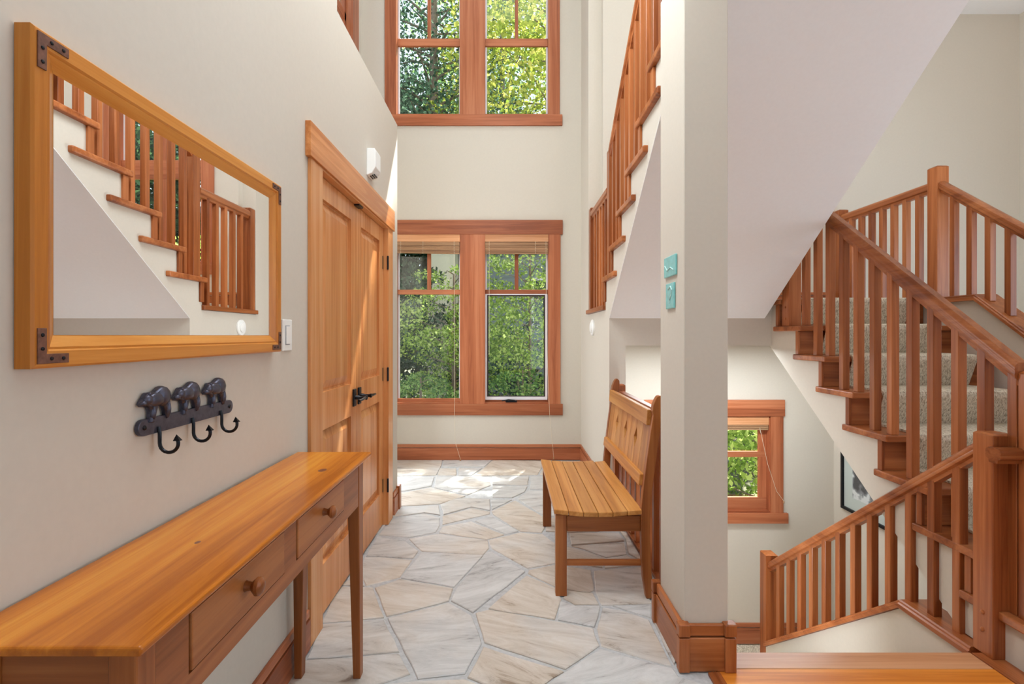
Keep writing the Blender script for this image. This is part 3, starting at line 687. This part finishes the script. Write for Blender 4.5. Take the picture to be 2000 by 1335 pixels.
blind('bamboo blind folded up in the right half of the entry window', -0.243, 0.416, 2.352, 2.150, yb,
      [[(0.39, yb-.012, 2.28), (0.395, yb-.012, 1.6), (0.41, yb-.016, 0.9), (0.43, yb-.022, 0.45), (0.47, yb-.02, 0.04)],
       [(-0.20, yb-.012, 2.28), (-0.20, yb-.012, 1.1)], [(0.28, yb-.012, 2.28), (0.28, yb-.012, 2.15)]])
blind('bamboo blind rolled up at the small stairwell window', 1.44, 2.44, 0.540, 0.415, YS+0.006,
      [[(2.35, YS-0.012, 0.44), (2.42, YS-0.022, 0.1), (2.50, YS-0.026, -0.15), (2.565, YS-0.028, -0.24)]])

# ================================================================ CLOSET DOORS
DX = WX-0.022     # door face
tr = empty_struct('trim_1')
bx('casing', wood('door', 'z'), tr, WX, WX+0.015, 2.141, 2.275, 0.0, 2.045)
bx('casing', wood('door', 'z'), tr, WX, WX+0.015, 3.525, 3.655, 0.0, 2.045)
bx('head_casing', wood('door', 'y'), tr, WX, WX+0.024, 2.115, 3.68, 2.045, 2.19)
bx('jamb', wood('door', 'z'), tr, DX-0.04, WX+0.014, 2.270, 2.279, 0.0, 2.045, bevel=0.001)
bx('jamb', wood('door', 'z'), tr, DX-0.04, WX+0.014, 3.521, 3.530, 0.0, 2.045, bevel=0.001)
bx('jamb', wood('door', 'y'), tr, DX-0.04, WX+0.014, 2.279, 3.521, 2.036, 2.045, bevel=0.001)
def raised(bm, X, y0, y1, z0, z1):
    """sunk, bevelled raised panel facing +x in an opening"""
    def ring(i, dx): return [bm.verts.new((X+dx, *p)) for p in ((y0+i, z0+i), (y1-i, z0+i), (y1-i, z1-i), (y0+i, z1-i))]
    rs = [ring(-0.002, 0.0), ring(0.0, -0.003), ring(0.001, -0.017), ring(0.007, -0.019), ring(0.010, -0.019), ring(0.014, -0.017), ring(0.050, -0.006), ring(0.052, -0.005)]
    for a, b_ in zip(rs, rs[1:]):
        for i in range(4): bm.faces.new((a[i], a[(i+1) % 4], b_[(i+1) % 4], b_[i]))
    bm.faces.new(rs[-1])
def leaf(n, y0, y1, hinge_y, lever_dir, hy):
    r = empty_struct('door_%d' % n)
    z1 = 2.033; pa, pb = y0+0.095, y1-0.095
    ps = [(pa, pb, 0.235, 0.860), (pa, pb, 1.035, 1.935)]
    bm = BM(); holes(bm, 'x', DX-0.035, DX, y0, y1, 0.008, z1, ps); obj('door_frame', bm, wood('door', 'z'), r)
    for p in ps:
        bm = BM(); raised(bm, DX, *p); obj('panel', bm, wood('door', 'z'), r)
    for z in (0.272, 1.035, 1.80):
        bm = BM(); lathe(bm, [(0, .003), (.003, .0065), (.093, .0065), (.096, .003)], (WX+0.012 if lever_dir > 0 else DX+0.006, hinge_y, z-0.048), (0, 0, 1), 10)
        box(bm, DX-0.001, DX+0.003, *sorted((hinge_y, hinge_y-0.012*lever_dir)), z-0.045, z+0.045)
        obj('hinge', bm, BLACK, r)
    zc = 0.955
    bm = BM(); box(bm, DX, DX+0.010, hy-0.024, hy+0.024, zc-0.048, zc+0.048); hd = obj('handle', bm, BLACK, r, 0.003)
    bm = BM(); lathe(bm, [(0, .012), (.02, .012), (.024, .009), (.052, .009), (.056, .012), (.066, .012), (.068, .006)], (DX+0.010, hy, zc), (1, 0, 0), 14)
    ld = lever_dir
    tube(bm, [(DX+0.066, hy, zc), (DX+0.070, hy+ld*0.03, zc), (DX+0.070, hy+ld*0.08, zc-0.002), (DX+0.066, hy+ld*0.115, zc-0.004)], 0.0085, 8, 0.006)
    obj('lever', bm, BLACK, hd, smooth=True)
leaf(1, 2.281, 2.899, 2.283, -1, 2.853)
leaf(2, 2.902, 3.519, 3.517, 1, 2.947)
bx('catch', BLACK, tr, DX-0.01, WX+0.006, 2.86, 2.94, 2.026, 2.036, bevel=0.001)

# ================================================================ THINGS ON THE WALLS
# mirror
mt = thing('wall_mirror', 'large mirror in honey wood frame with rusty corner brackets', 'mirror', (WX, 1.34, 1.24))
MY0, MY1, MZ0, MZ1 = 0.868, 1.822, 1.243, 1.831; FX = WX+0.033
def frame_bar(p, inner, ax, nm='frame_bar'):
    # mitred bar: profile from outer edge (0) to inner edge (0.062) with stepped moulding
    prof = [(0.0, WX-0.0, ), ]
    steps = [(0.000, WX+0.002), (0.000, FX-0.004), (0.004, FX), (0.030, FX), (0.033, FX-0.005), (0.037, FX-0.004), (0.050, FX-0.012), (0.060, FX-0.018), (0.060, WX+0.002)]
    bm = BM(); A = []; B = []
    for i, X in steps:
        if p == 'top': a, b_ = (X, MY0+i, MZ1-i), (X, MY1-i, MZ1-i)
        if p == 'bot': a, b_ = (X, MY0+i, MZ0+i), (X, MY1-i, MZ0+i)
        if p == 'l': a, b_ = (X, MY0+i, MZ0+i), (X, MY0+i, MZ1-i)
        if p == 'r': a, b_ = (X, MY1-i, MZ0+i), (X, MY1-i, MZ1-i)
        A.append(bm.verts.new(a)); B.append(bm.verts.new(b_))
    n = len(steps); bm.faces.new(A); bm.faces.new(B)
    for i in range(n): bm.faces.new((A[i], A[(i+1) % n], B[(i+1) % n], B[i]))
    obj(nm, bm, wood('mirror', ax), mt)
for p, ax in (('top', 'y'), ('bot', 'y'), ('l', 'z'), ('r', 'z')): frame_bar(p, 0, ax)
bx('mirror_glass', MIRROR, mt, WX+0.004, WX+0.017, MY0+0.058, MY1-0.058, MZ0+0.058, MZ1-0.058, bevel=0)
for sy, y0 in ((1, MY0+0.008), (-1, MY1-0.008)):
    for sz_, z0 in ((1, MZ0+0.008), (-1, MZ1-0.008)):
        L, t = 0.062, 0.017
        pl = [(0, 0), (L, 0), (L, t), (t, t), (t, L), (0, L)]
        bm = BM(); prism(bm, [(y0+sy*a, z0+sz_*b_) for a, b_ in pl], 'x', FX-0.001, FX+0.0025); br = obj('corner_bracket', bm, RUST, mt, 0.0006)
        for (a, b_) in ((0.026, t/2), (0.05, t/2), (t/2, 0.026), (t/2, 0.05)):
            bm = BM(); lathe(bm, [(0, .0035), (.0015, .003), (.002, .001)], (FX+0.0025, y0+sy*a, z0+sz_*b_), (1, 0, 0), 8); obj('nail_head', bm, BLACK, br)
# bear coat hooks
ck = thing('coat_rack', 'dark iron coat rack with three bears and three hooks', 'coat rack', (WX, 1.33, 1.05))
HX = WX+0.012
def zbar(y): return 1.090-(y-1.33)*0.0
bm = BM(); pts = []
for k in range(13): a = PI/2+PI*k/12; pts.append((1.165+0.019*math.cos(a), 1.090+0.019*math.sin(a)))
for k in range(13): a = -PI/2+PI*k/12; pts.append((1.520+0.019*math.cos(a), 1.090+0.019*math.sin(a)))
prism(bm, pts, 'x', WX+0.002, HX); obj('back_bar', bm, IRON, ck, 0.001)
for y in (1.165, 1.520):
    bm = BM(); lathe(bm, [(0, .006), (.002, .005), (.003, .002)], (HX, y, 1.090), (1, 0, 0), 10); obj('screw', bm, BLACK, ck)
bear = [(0.000,0.038),(0.004,0.044),(0.012,0.050),(0.018,0.058),(0.024,0.060),(0.028,0.057),(0.040,0.058),(0.052,0.062),(0.064,0.068),(0.076,0.070),(0.088,0.067),(0.097,0.058),(0.101,0.044),
        (0.102,0.025),(0.104,0.0),(0.092,-0.004),(0.088,0.004),(0.086,0.014),(0.078,0.026),(0.066,0.028),(0.056,0.026),(0.050,0.014),(0.046,0.0),(0.042,-0.006),(0.030,-0.004),(0.034,0.008),(0.034,0.020),(0.028,0.028),(0.016,0.031),(0.006,0.032)]
def bear_fig(y0, sc, z0):
    bm = BM(); P = [Vector((y0+a*sc, z0+b_*sc*1.12, 0)) for a, b_ in bear]; n = len(P)
    def inset(d, X):
        out = []
        for i in range(n):
            a, b_, c = P[i-1], P[i], P[(i+1) % n]
            t = (c-a).normalized(); nn = Vector((t.y, -t.x, 0)); out.append(bm.verts.new((X, b_.x+nn.x*d, b_.y+nn.y*d)))
        return out
    rs = [inset(0, WX+0.004), inset(0, HX), inset(0.0018, HX+0.004), inset(0.0042, HX+0.0065)]
    for a, b_ in zip(rs, rs[1:]):
        for i in range(n): bm.faces.new((a[i], a[(i+1) % n], b_[(i+1) % n], b_[i]))
    f = bm.faces.new(rs[-1]); bmesh.ops.triangulate(bm, faces=[f]); bm.faces.new(rs[0][::-1])
    # domed body, shoulder, head and leg relief
    def blob(cy, cz, ry, rz_, rx):
        g = bmesh.ops.create_icosphere(bm, subdivisions=2, radius=1.0)
        for v in g['verts']: v.co = Vector((HX+0.002+v.co.x*rx, y0+(cy+v.co.y*ry)*sc, z0+(cz+v.co.z*rz_)*sc*1.12))
    blob(0.076, 0.047, 0.026, 0.022, 0.012); blob(0.050, 0.043, 0.034, 0.0165, 0.0115)
    blob(0.022, 0.045, 0.015, 0.012, 0.0105); blob(0.008, 0.039, 0.010, 0.006, 0.008); blob(0.040, 0.016, 0.007, 0.018, 0.008); blob(0.094, 0.018, 0.007, 0.020, 0.008)
    blob(0.024, 0.057, 0.004, 0.004, 0.008)
    obj('bear_figure', bm, IRON, ck, smooth=True)
for y0 in (1.150, 1.268, 1.392): bear_fig(y0, 0.97, 1.104)
for y0 in (1.210, 1.340, 1.472):
    bm = BM(); pts = [(HX+0.001, y0, 1.085), (HX+0.004, y0, 1.07), (HX+0.004, y0, 1.052)]
    for k in range(0, 13):
        a = PI+PI*1.12*k/12; pts.append((HX+0.004+0.022+0.022*math.cos(a), y0, 1.046+0.022*math.sin(a)))
    e = pts[-1]
    tube(bm, pts, 0.0042, 8, ref=(0, 1, 0))
    q = [bm.verts.new((e[0]+dx, y0+dy, e[2]-0.002)) for dx, dy in ((-0.008, -0.006), (0.008, -0.006), (0.008, 0.006), (-0.008, 0.006))]; tip = bm.verts.new((e[0]-0.003, y0, e[2]+0.013))
    bm.faces.new(q)
    for k in range(4): bm.faces.new((q[k], q[(k+1) % 4], tip))
    obj('hook', bm, BLACK, ck, smooth=True)
# switch
sw = thing('light_switch', 'white rocker light switch between mirror and closet door', 'switch', (WX, 1.93, 1.30))
bx('cover_plate', WHITE, sw, WX, WX+0.006, 1.893, 1.974, 1.243, 1.360, bevel=0.002)
pl = bx('rocker', WHITE, sw, WX+0.006, WX+0.010, 1.917, 1.950, 1.268, 1.335, bevel=0.0015)
bx('rocker_gap', GREYP, sw, WX+0.0055, WX+0.0066, 1.914, 1.953, 1.265, 1.338, bevel=0)
# chime / sensor above the closet
ch = thing('wall_sensor', 'small white wall sensor box above the closet doors', 'sensor', (WX, 3.1, 2.35))
bm = BM(); prism(bm, [(WX, 2.41), (WX+0.048, 2.41), (WX+0.054, 2.395), (WX+0.054, 2.300), (WX+0.032, 2.262), (WX, 2.250)], 'y', 3.03, 3.15); obj('housing', bm, WHITE, ch, 0.004)
for i in range(3): bx('vent_slot', BLACK, ch, WX+0.012+0.012*i, WX+0.018+0.012*i, 3.06, 3.12, 2.2515+0.0035*i, 2.2575+0.0035*i, bevel=0)
# round dial on the stair wall
th = thing('round_dial', 'round white dial on the wall under the landing rail', 'chime', (0.763, 4.6, 1.37))
bm = BM(); lathe(bm, [(0, .072), (.012, .072), (.018, .066), (.019, .05)], (0.763, 4.60, 1.372), (-1, 0, 0), 36); obj('base_ring', bm, WHITE, th, smooth=True)
bm = BM(); lathe(bm, [(0.017, .046), (.026, .045), (.03, .036)], (0.763, 4.60, 1.372), (-1, 0, 0), 32); obj('dial', bm, WHITE, th, smooth=True)
# two glazed tiles on the column
t1 = thing('art_tile', 'square turquoise glazed tile, upper one on the column', 'tile', (0.686, 2.155, 1.60), None)
bm = BM(); box(bm, 0.677, 0.686, 2.079, 2.230, 1.548, 1.634); obj('slab', bm, TEAL, t1, 0.003)
bm = BM(); tube(bm, [(0.676, 2.10, 1.57), (0.676, 2.14, 1.585), (0.676, 2.18, 1.575), (0.676, 2.215, 1.60)], 0.002, 6); obj('glaze_line', bm, PALE, t1, smooth=True)
t2 = thing('art_tile', 'narrow upright turquoise tile with pale swirl, lower one on the column', 'tile', (0.686, 2.15, 1.46), None)
bm = BM(); box(bm, 0.677, 0.686, 2.100, 2.205, 1.413, 1.520); obj('slab', bm, TEAL, t2, 0.003)
bm = BM(); tube(bm, [(0.676, 2.17, 1.495), (0.676, 2.14, 1.505), (0.676, 2.12, 1.49), (0.676, 2.13, 1.465), (0.676, 2.15, 1.45), (0.676, 2.15, 1.435)], 0.003, 6); obj('swirl', bm, PALE, t2, smooth=True)
# framed picture on the stairwell wall
pc = thing('framed_picture', 'black framed picture with pale mat on the wall under the stair', 'picture', (3.05, 4.2, 0.1))
bm = BM(); holes(bm, 'x', 3.022, 3.05, 3.86, 4.66, -0.262, 0.50, [(3.885, 4.635, -0.237, 0.475)]); obj('frame', bm, BLACK, pc)
m, nt, b = newmat('mat_board'); b.inputs['Base Color'].default_value = srgb(205, 205, 200)
bx('mat_board', m, pc, 3.040, 3.048, 3.885, 4.635, -0.237, 0.475, bevel=0)
m, nt, b = newmat('print_ink'); tc = N(nt, 'ShaderNodeTexCoord'); nz = N(nt, 'ShaderNodeTexNoise'); nz.inputs['Scale'].default_value = 9; nz.inputs['Detail'].default_value = 10; link(nt, tc.outputs['Object'], nz.inputs['Vector'])
link(nt, ramp(nt, nz.outputs['Fac'], [(0.40, srgb(70, 66, 70)), (0.50, srgb(150, 146, 150)), (0.56, srgb(228, 222, 222))]), b.inputs['Base Color'])
bx('print', m, pc, 3.038, 3.041, 4.00, 4.52, -0.13, 0.38, bevel=0)
bx('glazing', GLASS, pc, 3.029, 3.031, 3.885, 4.635, -0.237, 0.475, bevel=0)

# ================================================================ CONSOLE TABLE
ct = thing('console_table', 'long narrow honey pine console table with two drawers under the mirror', 'table', (-0.68, 1.34, 0))
TZ = 0.848; TY0, TY1 = 0.742, 1.995; XF = -0.533
HON = wood('honey', 'y'); PN = wood('pine', 'y'); PZ = wood('pine', 'z'); PX = wood('pine', 'x')
bm = BM(); prism(bm, [(-0.837, TY0), (XF, TY0), (XF, TY1), (-0.822, TY1)], 'z', TZ-0.015, TZ); obj('tabletop', bm, HON, ct, 0.005, seg=3)
AX = XF-0.028       # apron face
def leg(cx0, cx1, cy0, cy1, sx, sy):
    """sx, sy: which side tapers (inner)"""
    bm = BM(); zt, zm, zb = TZ-0.016, 0.66, 0.0; s = 0.016
    def ring(z, k):
        x0, x1, y0, y1 = cx0, cx1, cy0, cy1
        if sx > 0: x1 -= s*k
        else: x0 += s*k
        if sy > 0: y1 -= s*k
        else: y0 += s*k
        return [bm.verts.new(p) for p in ((x0, y0, z), (x1, y0, z), (x1, y1, z), (x0, y1, z))]
    rs = [ring(zt, 0), ring(zm, 0), ring(zb, 1)]
    for a, b_ in zip(rs, rs[1:]):
        for i in range(4): bm.faces.new((a[i], a[(i+1) % 4], b_[(i+1) % 4], b_[i]))
    bm.faces.new(rs[0]); bm.faces.new(rs[-1]); obj('leg', bm, PZ, ct, 0.003)
L_ = 0.044
leg(AX-L_, AX, TY0+0.03, TY0+0.03+L_, -1, 1); leg(AX-L_, AX, TY1-0.018-L_-0.01, TY1-0.018, -1, -1)
leg(-0.815, -0.815+L_, TY0+0.03, TY0+0.03+L_, 1, 1); leg(-0.812, -0.812+L_, TY1-0.018-L_-0.01, TY1-0.018, 1, -1)
ya, yz = TY0+0.03+L_, TY1-0.036-L_
D1, D2 = (0.900, 1.283), (1.356, 1.748)
bm = BM(); holes(bm, 'x', AX-0.018, AX-0.001, ya, yz, 0.662, TZ-0.016, [(D1[0], D1[1], 0.704, 0.814), (D2[0], D2[1], 0.704, 0.814)]); obj('front_apron', bm, PN, ct)
bx('end_apron', PX, ct, -0.815+L_, AX-L_, TY0+0.036, TY0+0.054, 0.662, TZ-0.016)
bx('end_apron', PX, ct, -0.812+L_, AX-L_, TY1-0.05, TY1-0.032, 0.662, TZ-0.016)
bx('back_apron', PN, ct, -0.812, -0.796, ya, yz, 0.662, TZ-0.016)
for (a, b_) in (D1, D2):
    bm = BM(); box(bm, AX-0.024, AX+0.0015, a+0.006, b_-0.0025, 0.7065, 0.8105); dr = obj('drawer', bm, PN, ct, 0.003)
    bm = BM(); box(bm, -0.79, AX-0.026, a+0.012, b_-0.012, 0.71, 0.80); obj('drawer_box', bm, PN, dr)
    bm = BM(); lathe(bm, [(0, .012), (.005, .010), (.013, .009), (.018, .014), (.024, .0195), (.031, .019), (.036, .013), (.038, .004)], (AX+0.0015, (a+b_)/2-0.02*(0), 0.766), (1, 0, 0), 18)
    kn = obj('knob', bm, wood('pine', 'y'), dr, smooth=True); kn['label'] = 'turned wooden knob'
# knots
for (x_, y_, r_) in ((-0.625, 1.72, 0.014), (-0.68, 1.12, 0.006)):
    bm = BM(); lathe(bm, [(0, r_), (0.0004, r_*0.9)], (x_, y_, TZ-0.0002), (0, 0, 1), 14)
    k_ = obj('knot', bm, wood('dark', 'y'), ct)
    for v in k_.data.vertices: v.co.y = y_+(v.co.y-y_)*1.5

# ================================================================ BENCH
bn = thing('wooden_bench', 'pine bench with diamond cut-outs in its plank back', 'bench', (0.47, 3.03, 0))
BW = wood('bench', 'y'); BZ = wood('bench', 'z'); BX = wood('bench', 'x')
LEGM = wood('pine', 'z')
BY0, BY1 = 2.53, 3.56
for y0, y1 in ((2.555, 2.60), (3.485, 3.53)):
    bx('leg', LEGM, bn, 0.236, 0.292, y0, y1, 0.0, 0.405, bevel=0.003)
# curved rear posts
post = [(0.682,0.0),(0.666,0.10),(0.659,0.20),(0.657,0.33),(0.657,0.44),(0.668,0.55),(0.684,0.68),(0.703,0.82),(0.712,0.88),(0.716,0.905),(0.712,0.925),(0.716,0.955),(0.728,0.984),(0.738,1.000),(0.752,1.004),(0.764,0.990),
        (0.766,0.965),(0.763,0.93),(0.757,0.88),(0.743,0.78),(0.722,0.62),(0.706,0.50),(0.700,0.40),(0.700,0.28),(0.706,0.15),(0.718,0.0)]
for y0, y1 in ((2.53, 2.568), (3.522, 3.56)):
    bm = BM(); prism(bm, post, 'y', y0, y1); obj('back_post', bm, LEGM, bn, 0.003)
    bx('seat_rail', wood('pine', 'x'), bn, 0.292, 0.657, y0+0.02, y1+0.002 if y0 < 3 else y1-0.015, 0.325, 0.402)
    bx('stretcher', wood('pine', 'x'), bn, 0.290, 0.664, y0+0.03, y0+0.048 if y0 < 3 else y1-0.01, 0.150, 0.178)
bx('seat_rail', wood('pine', 'y'), bn, 0.25, 0.272, 2.60, 3.485, 0.325, 0.402)
bx('seat_rail', wood('pine', 'y'), bn, 0.664, 0.682, 2.568, 3.522, 0.325, 0.402)
prev = 0.226; nS = 6; wS = (0.664-0.226)/nS
zs = [0.442, 0.434, 0.428, 0.426, 0.428, 0.434, 0.440]
for i in range(nS):
    x0 = 0.226+wS*i; x1 = x0+wS-0.002
    bm = BM(); prism(bm, [(x0, zs[i]-0.024), (x1, zs[i+1]-0.024), (x1, zs[i+1]), (x0, zs[i])], 'y', BY0, BY1 if i < 5 else 3.52)
    obj('seat_slat', bm, BW, bn, 0.004)
lean = lambda z: 0.657+0.055*max(0, (z-0.44))/0.44*1.0+0.0
def bk(z): # front face x of the back at height z
    return np.interp(z, [0.44, 0.55, 0.68, 0.82, 0.90], [0.657, 0.668, 0.684, 0.703, 0.713])
def backrail(z0, z1, t0, t1, nm):
    bm = BM(); prism(bm, [(bk(z0)+t0, z0), (bk(z1)+t0, z1), (bk(z1)+t1, z1), (bk(z0)+t1, z0)], 'y', 2.568, 3.522); obj(nm, bm, BW, bn, 0.004)
backrail(0.850, 0.928, -0.016, 0.012, 'top_rail'); backrail(0.548, 0.606, -0.016, 0.012, 'lower_rail')
nP = 8; wP = (3.520-2.570)/nP
for i in range(nP):
    a = 2.570+wP*i+0.0018; b_ = a+wP-0.0036; dm = 0.745; hd, wd = 0.054, 0.032
    za, zb = 0.590, 0.870
    poly = [(a, za), (b_, za)]
    if i in (1, 3, 5): poly += [(b_, dm-hd), (b_-wd, dm), (b_, dm+hd)]
    poly += [(b_, zb), (a, zb)]
    if i in (2, 4, 6): poly += [(a, dm+hd), (a+wd, dm), (a, dm-hd)]
    bm = BM(); A = [bm.verts.new((bk(z)+0.004, y, z)) for y, z in poly]; B = [bm.verts.new((bk(z)+0.018, y, z)) for y, z in poly]
    bm.faces.new(A); bm.faces.new(B[::-1]); n = len(poly)
    for k in range(n): bm.faces.new((A[k], B[k], B[(k+1) % n], A[(k+1) % n]))
    obj('back_plank', bm, BZ, bn)

# ================================================================ OUTSIDE
bm = BM(); box(bm, -40, 40, 5.6, 70, -2.0, -1.75); g = struct('floor_garden', bm, SOIL); g.name = 'ground'
def leaves(name, centers, radii, n, size, mat, parent, seed, droop=0.0, flat=0.6):
    rs = np.random.RandomState(seed)
    cs = np.array(centers); rr = np.array(radii)
    wgt = rr**2.2; idx = rs.choice(len(cs), n, p=wgt/wgt.sum())
    d = rs.normal(size=(n, 3)); d /= np.linalg.norm(d, axis=1)[:, None]
    rad = rr[idx]*rs.uniform(0.35, 1.0, n)**0.6
    p = cs[idx]+d*rad[:, None]*np.array([1, 1, flat])
    a = rs.normal(size=(n, 3)); a /= np.linalg.norm(a, axis=1)[:, None]; a[:, 2] -= droop
    nn = rs.normal(size=(n, 3)); b_ = np.cross(a, nn); b_ /= np.linalg.norm(b_, axis=1)[:, None]
    L = size*rs.uniform(0.6, 1.25, n)[:, None]; W = L*0.30
    v = np.stack([p, p+a*L*0.5+b_*W, p+a*L, p+a*L*0.5-b_*W], 1).reshape(-1, 3)
    me = bpy.data.meshes.new(name); me.vertices.add(4*n); me.vertices.foreach_set('co', v.astype(np.float32).ravel())
    me.loops.add(4*n); me.loops.foreach_set('vertex_index', np.arange(4*n, dtype=np.int32))
    me.polygons.add(n); me.polygons.foreach_set('loop_start', np.arange(0, 4*n, 4, dtype=np.int32)); me.polygons.foreach_set('loop_total', np.full(n, 4, dtype=np.int32))
    me.update(calc_edges=True); me.materials.append(mat)
    o = bpy.data.objects.new(name, me); C.objects.link(o); o['kind'] = 'stuff'
    if parent is not None: o.parent = parent; o.location = -Vector(parent.location)
    return o
def tree(name, label, x, y, h, crown_r, z_low, n, size, mat, seed, conifer=False, trunk_r=0.14, group=None, clusters=26, lean=(0, 0)):
    t = thing(name, label, 'shrub' if name == 'shrub' else 'tree', (x, y, -1.75), group); rr = random.Random(seed)
    bm = BM(); tube(bm, [(x, y, -1.75), (x+lean[0]*.5, y+lean[1]*.5, h*0.45), (x+lean[0], y+lean[1], h*0.96)], trunk_r, 10, trunk_r*0.35); obj('trunk', bm, BARK, t, smooth=True)
    cs = []; rs = []; bm = BM()
    for i in range(clusters):
        f = (i+0.5)/clusters; z = z_low+(h-z_low)*f
        R0 = crown_r*((1-f)**0.75+0.08) if conifer else crown_r*math.sin(PI*min(1, 0.12+0.85*f))**0.6
        a = i*2.399+rr.uniform(-.3, .3); d = R0*rr.uniform(0.45, 0.95)
        c = (x+lean[0]*f+math.cos(a)*d, y+lean[1]*f+math.sin(a)*d, z+rr.uniform(-.15, .15)); cs.append(c); rs.append(max(0.18, R0*rr.uniform(0.34, 0.55)))
        tube(bm, [(x+lean[0]*f, y+lean[1]*f, z-0.25*d), ((x+lean[0]*f+c[0])/2, (y+lean[1]*f+c[1])/2, z-0.06*d), c], trunk_r*0.22, 5, trunk_r*0.06)
    obj('branches', bm, BARK, t, kind='stuff')
    leaves('foliage', cs, rs, n, size, mat, t, seed, flat=0.4 if (conifer or name == 'shrub') else 0.7)
# tall trees seen through the upper window, except the unseen sun blocker
tree('conifer', 'tall conifer with pale trunk behind the upper window left pane', -1.75, 12.0, 12.5, 2.6, 3.6, 20000, 0.10, LEAFD, 3, True, 0.17, clusters=90)
tree('deciduous_tree', 'yellow green maple behind the upper window right pane', 1.0, 11.0, 11.0, 2.3, 4.2, 23000, 0.115, LEAFY, 5, False, 0.10, clusters=60)
tree('deciduous_tree', 'tall slim unseen tree with a high crown added to block sun', 2.95, 11.7, 14.75, 0.9, 13.2, 9000, 0.12, LEAFM, 6, False, 0.10, clusters=16)  # crown placed out of view to keep sun off the closet doors
tree('deciduous_tree', 'leafy tree further back between the two upper windows', -0.2, 17.0, 15.0, 3.6, 4.0, 10000, 0.15, LEAFM, 8, False, 0.16, clusters=60)
tree('conifer', 'dark conifer at the left edge of the upper window', -5.0, 13.5, 14.0, 3.0, 2.5, 18000, 0.2, LEAFD, 9, True, 0.18, clusters=50)
# trees round the building, visible low or by the side window
tree('deciduous_tree', 'bushy tree outside the small stairwell window', 4.2, 8.4, 3.0, 2.0, -1.6, 20000, 0.10, LEAFB, 12, False, 0.09, clusters=40)
tree('conifer', 'conifer outside the high side window', -5.5, 8.0, 12.0, 2.6, 1.5, 16000, 0.17, LEAFD, 13, True, 0.16, clusters=50)
# garden shrubs outside the lower window
tree('shrub', 'bright green small maple outside the left lower pane', -0.85, 8.0, 2.35, 0.95, 0.2, 8000, 0.052, LEAFB, 21, False, 0.05, clusters=34)
tree('shrub', 'leafy bush with thin branches outside the right lower pane', 0.35, 8.3, 2.9, 1.2, 0.6, 8500, 0.058, LEAFB, 22, False, 0.04, clusters=40)
tree('shrub', 'low fern bush under the left lower pane', -1.2, 7.0, 0.75, 0.75, -0.9, 7000, 0.055, LEAFM, 23, False, 0.03, clusters=22)
tree('shrub', 'low green bush under the right lower pane', 0.2, 7.2, 0.85, 0.8, -0.9, 7000, 0.055, LEAFM, 24, False, 0.03, clusters=22)
tree('shrub', 'dense dark hedge bush in the shade behind the small maple', -2.9, 10.6, 3.2, 2.1, -1.5, 16000, 0.11, LEAFD, 25, False, 0.05, clusters=34)
tree('shrub', 'dark bush in front of the grey neighbour house', 0.2, 10.6, 1.5, 1.5, -1.5, 9000, 0.09, LEAFD, 26, False, 0.04, clusters=30)
for i, (x, y, lab) in enumerate(((-9, 18, 'dark tree far behind the garden on the extreme left'), (-5.5, 19.5, 'dark tree far behind the hedge bush'), (-2, 20.5, 'dark tree in the wood straight behind the cream shed'),
        (7.5, 18.5, 'dark tree behind the right end of the grey house'), (10.5, 15, 'dark tree right of the grey house'), (14, 20, 'dark tree in the wood at the far right'), (3.0, 22, 'dark tree rising behind the grey house roof'))):
    tree('background_tree', lab, x, y, 8.5+2*(i % 3), 3.2, -1.2, 11000, 0.30, LEAFK, 40+i, False, 0.2, 'trees in the wood behind the garden', 40)
# neighbour's house
ho = thing('house', 'grey neighbour house with lap siding behind the right lower pane', 'house', (2.4, 12.4, -1.75))
bx('wall', SIDING, ho, -0.6, 5.6, 12.42, 15.5, -1.75, 4.3, bevel=0)
for i in range(30):
    z = -1.7+0.20*i
    bm = BM(); prism(bm, [(12.395, z), (12.42, z), (12.42, z+0.21), (12.41, z+0.21)], 'x', -0.6, 5.6); obj('siding_board', bm, SIDING, ho)
bm = BM(); prism(bm, [(12.1, 4.2), (14.0, 5.4), (16.0, 4.2), (16.0, 4.35), (14.0, 5.6), (12.1, 4.35)], 'x', -0.8, 5.8); obj('roof', bm, ROOFM, ho)
fw = bx('window', LINER, ho, 0.55, 1.55, 12.36, 12.40, 1.5, 2.7, bevel=0.005); bx('pane', plain('far_pane', srgb(60, 70, 80), 0.1), fw, 0.62, 1.48, 12.355, 12.36, 1.57, 2.63, bevel=0)
sh = thing('shed', 'cream outbuilding wall glimpsed through the left lower window', 'shed', (-1.6, 11.5, -1.75))
bx('wall', SHEDP, sh, -1.80, -1.20, 11.5, 12.3, -1.75, 3.35, bevel=0)
bm = BM(); prism(bm, [(-1.9, 3.3), (-1.1, 3.3), (-1.5, 3.6)], 'y', 11.4, 12.4); obj('roof', bm, ROOFM, sh)
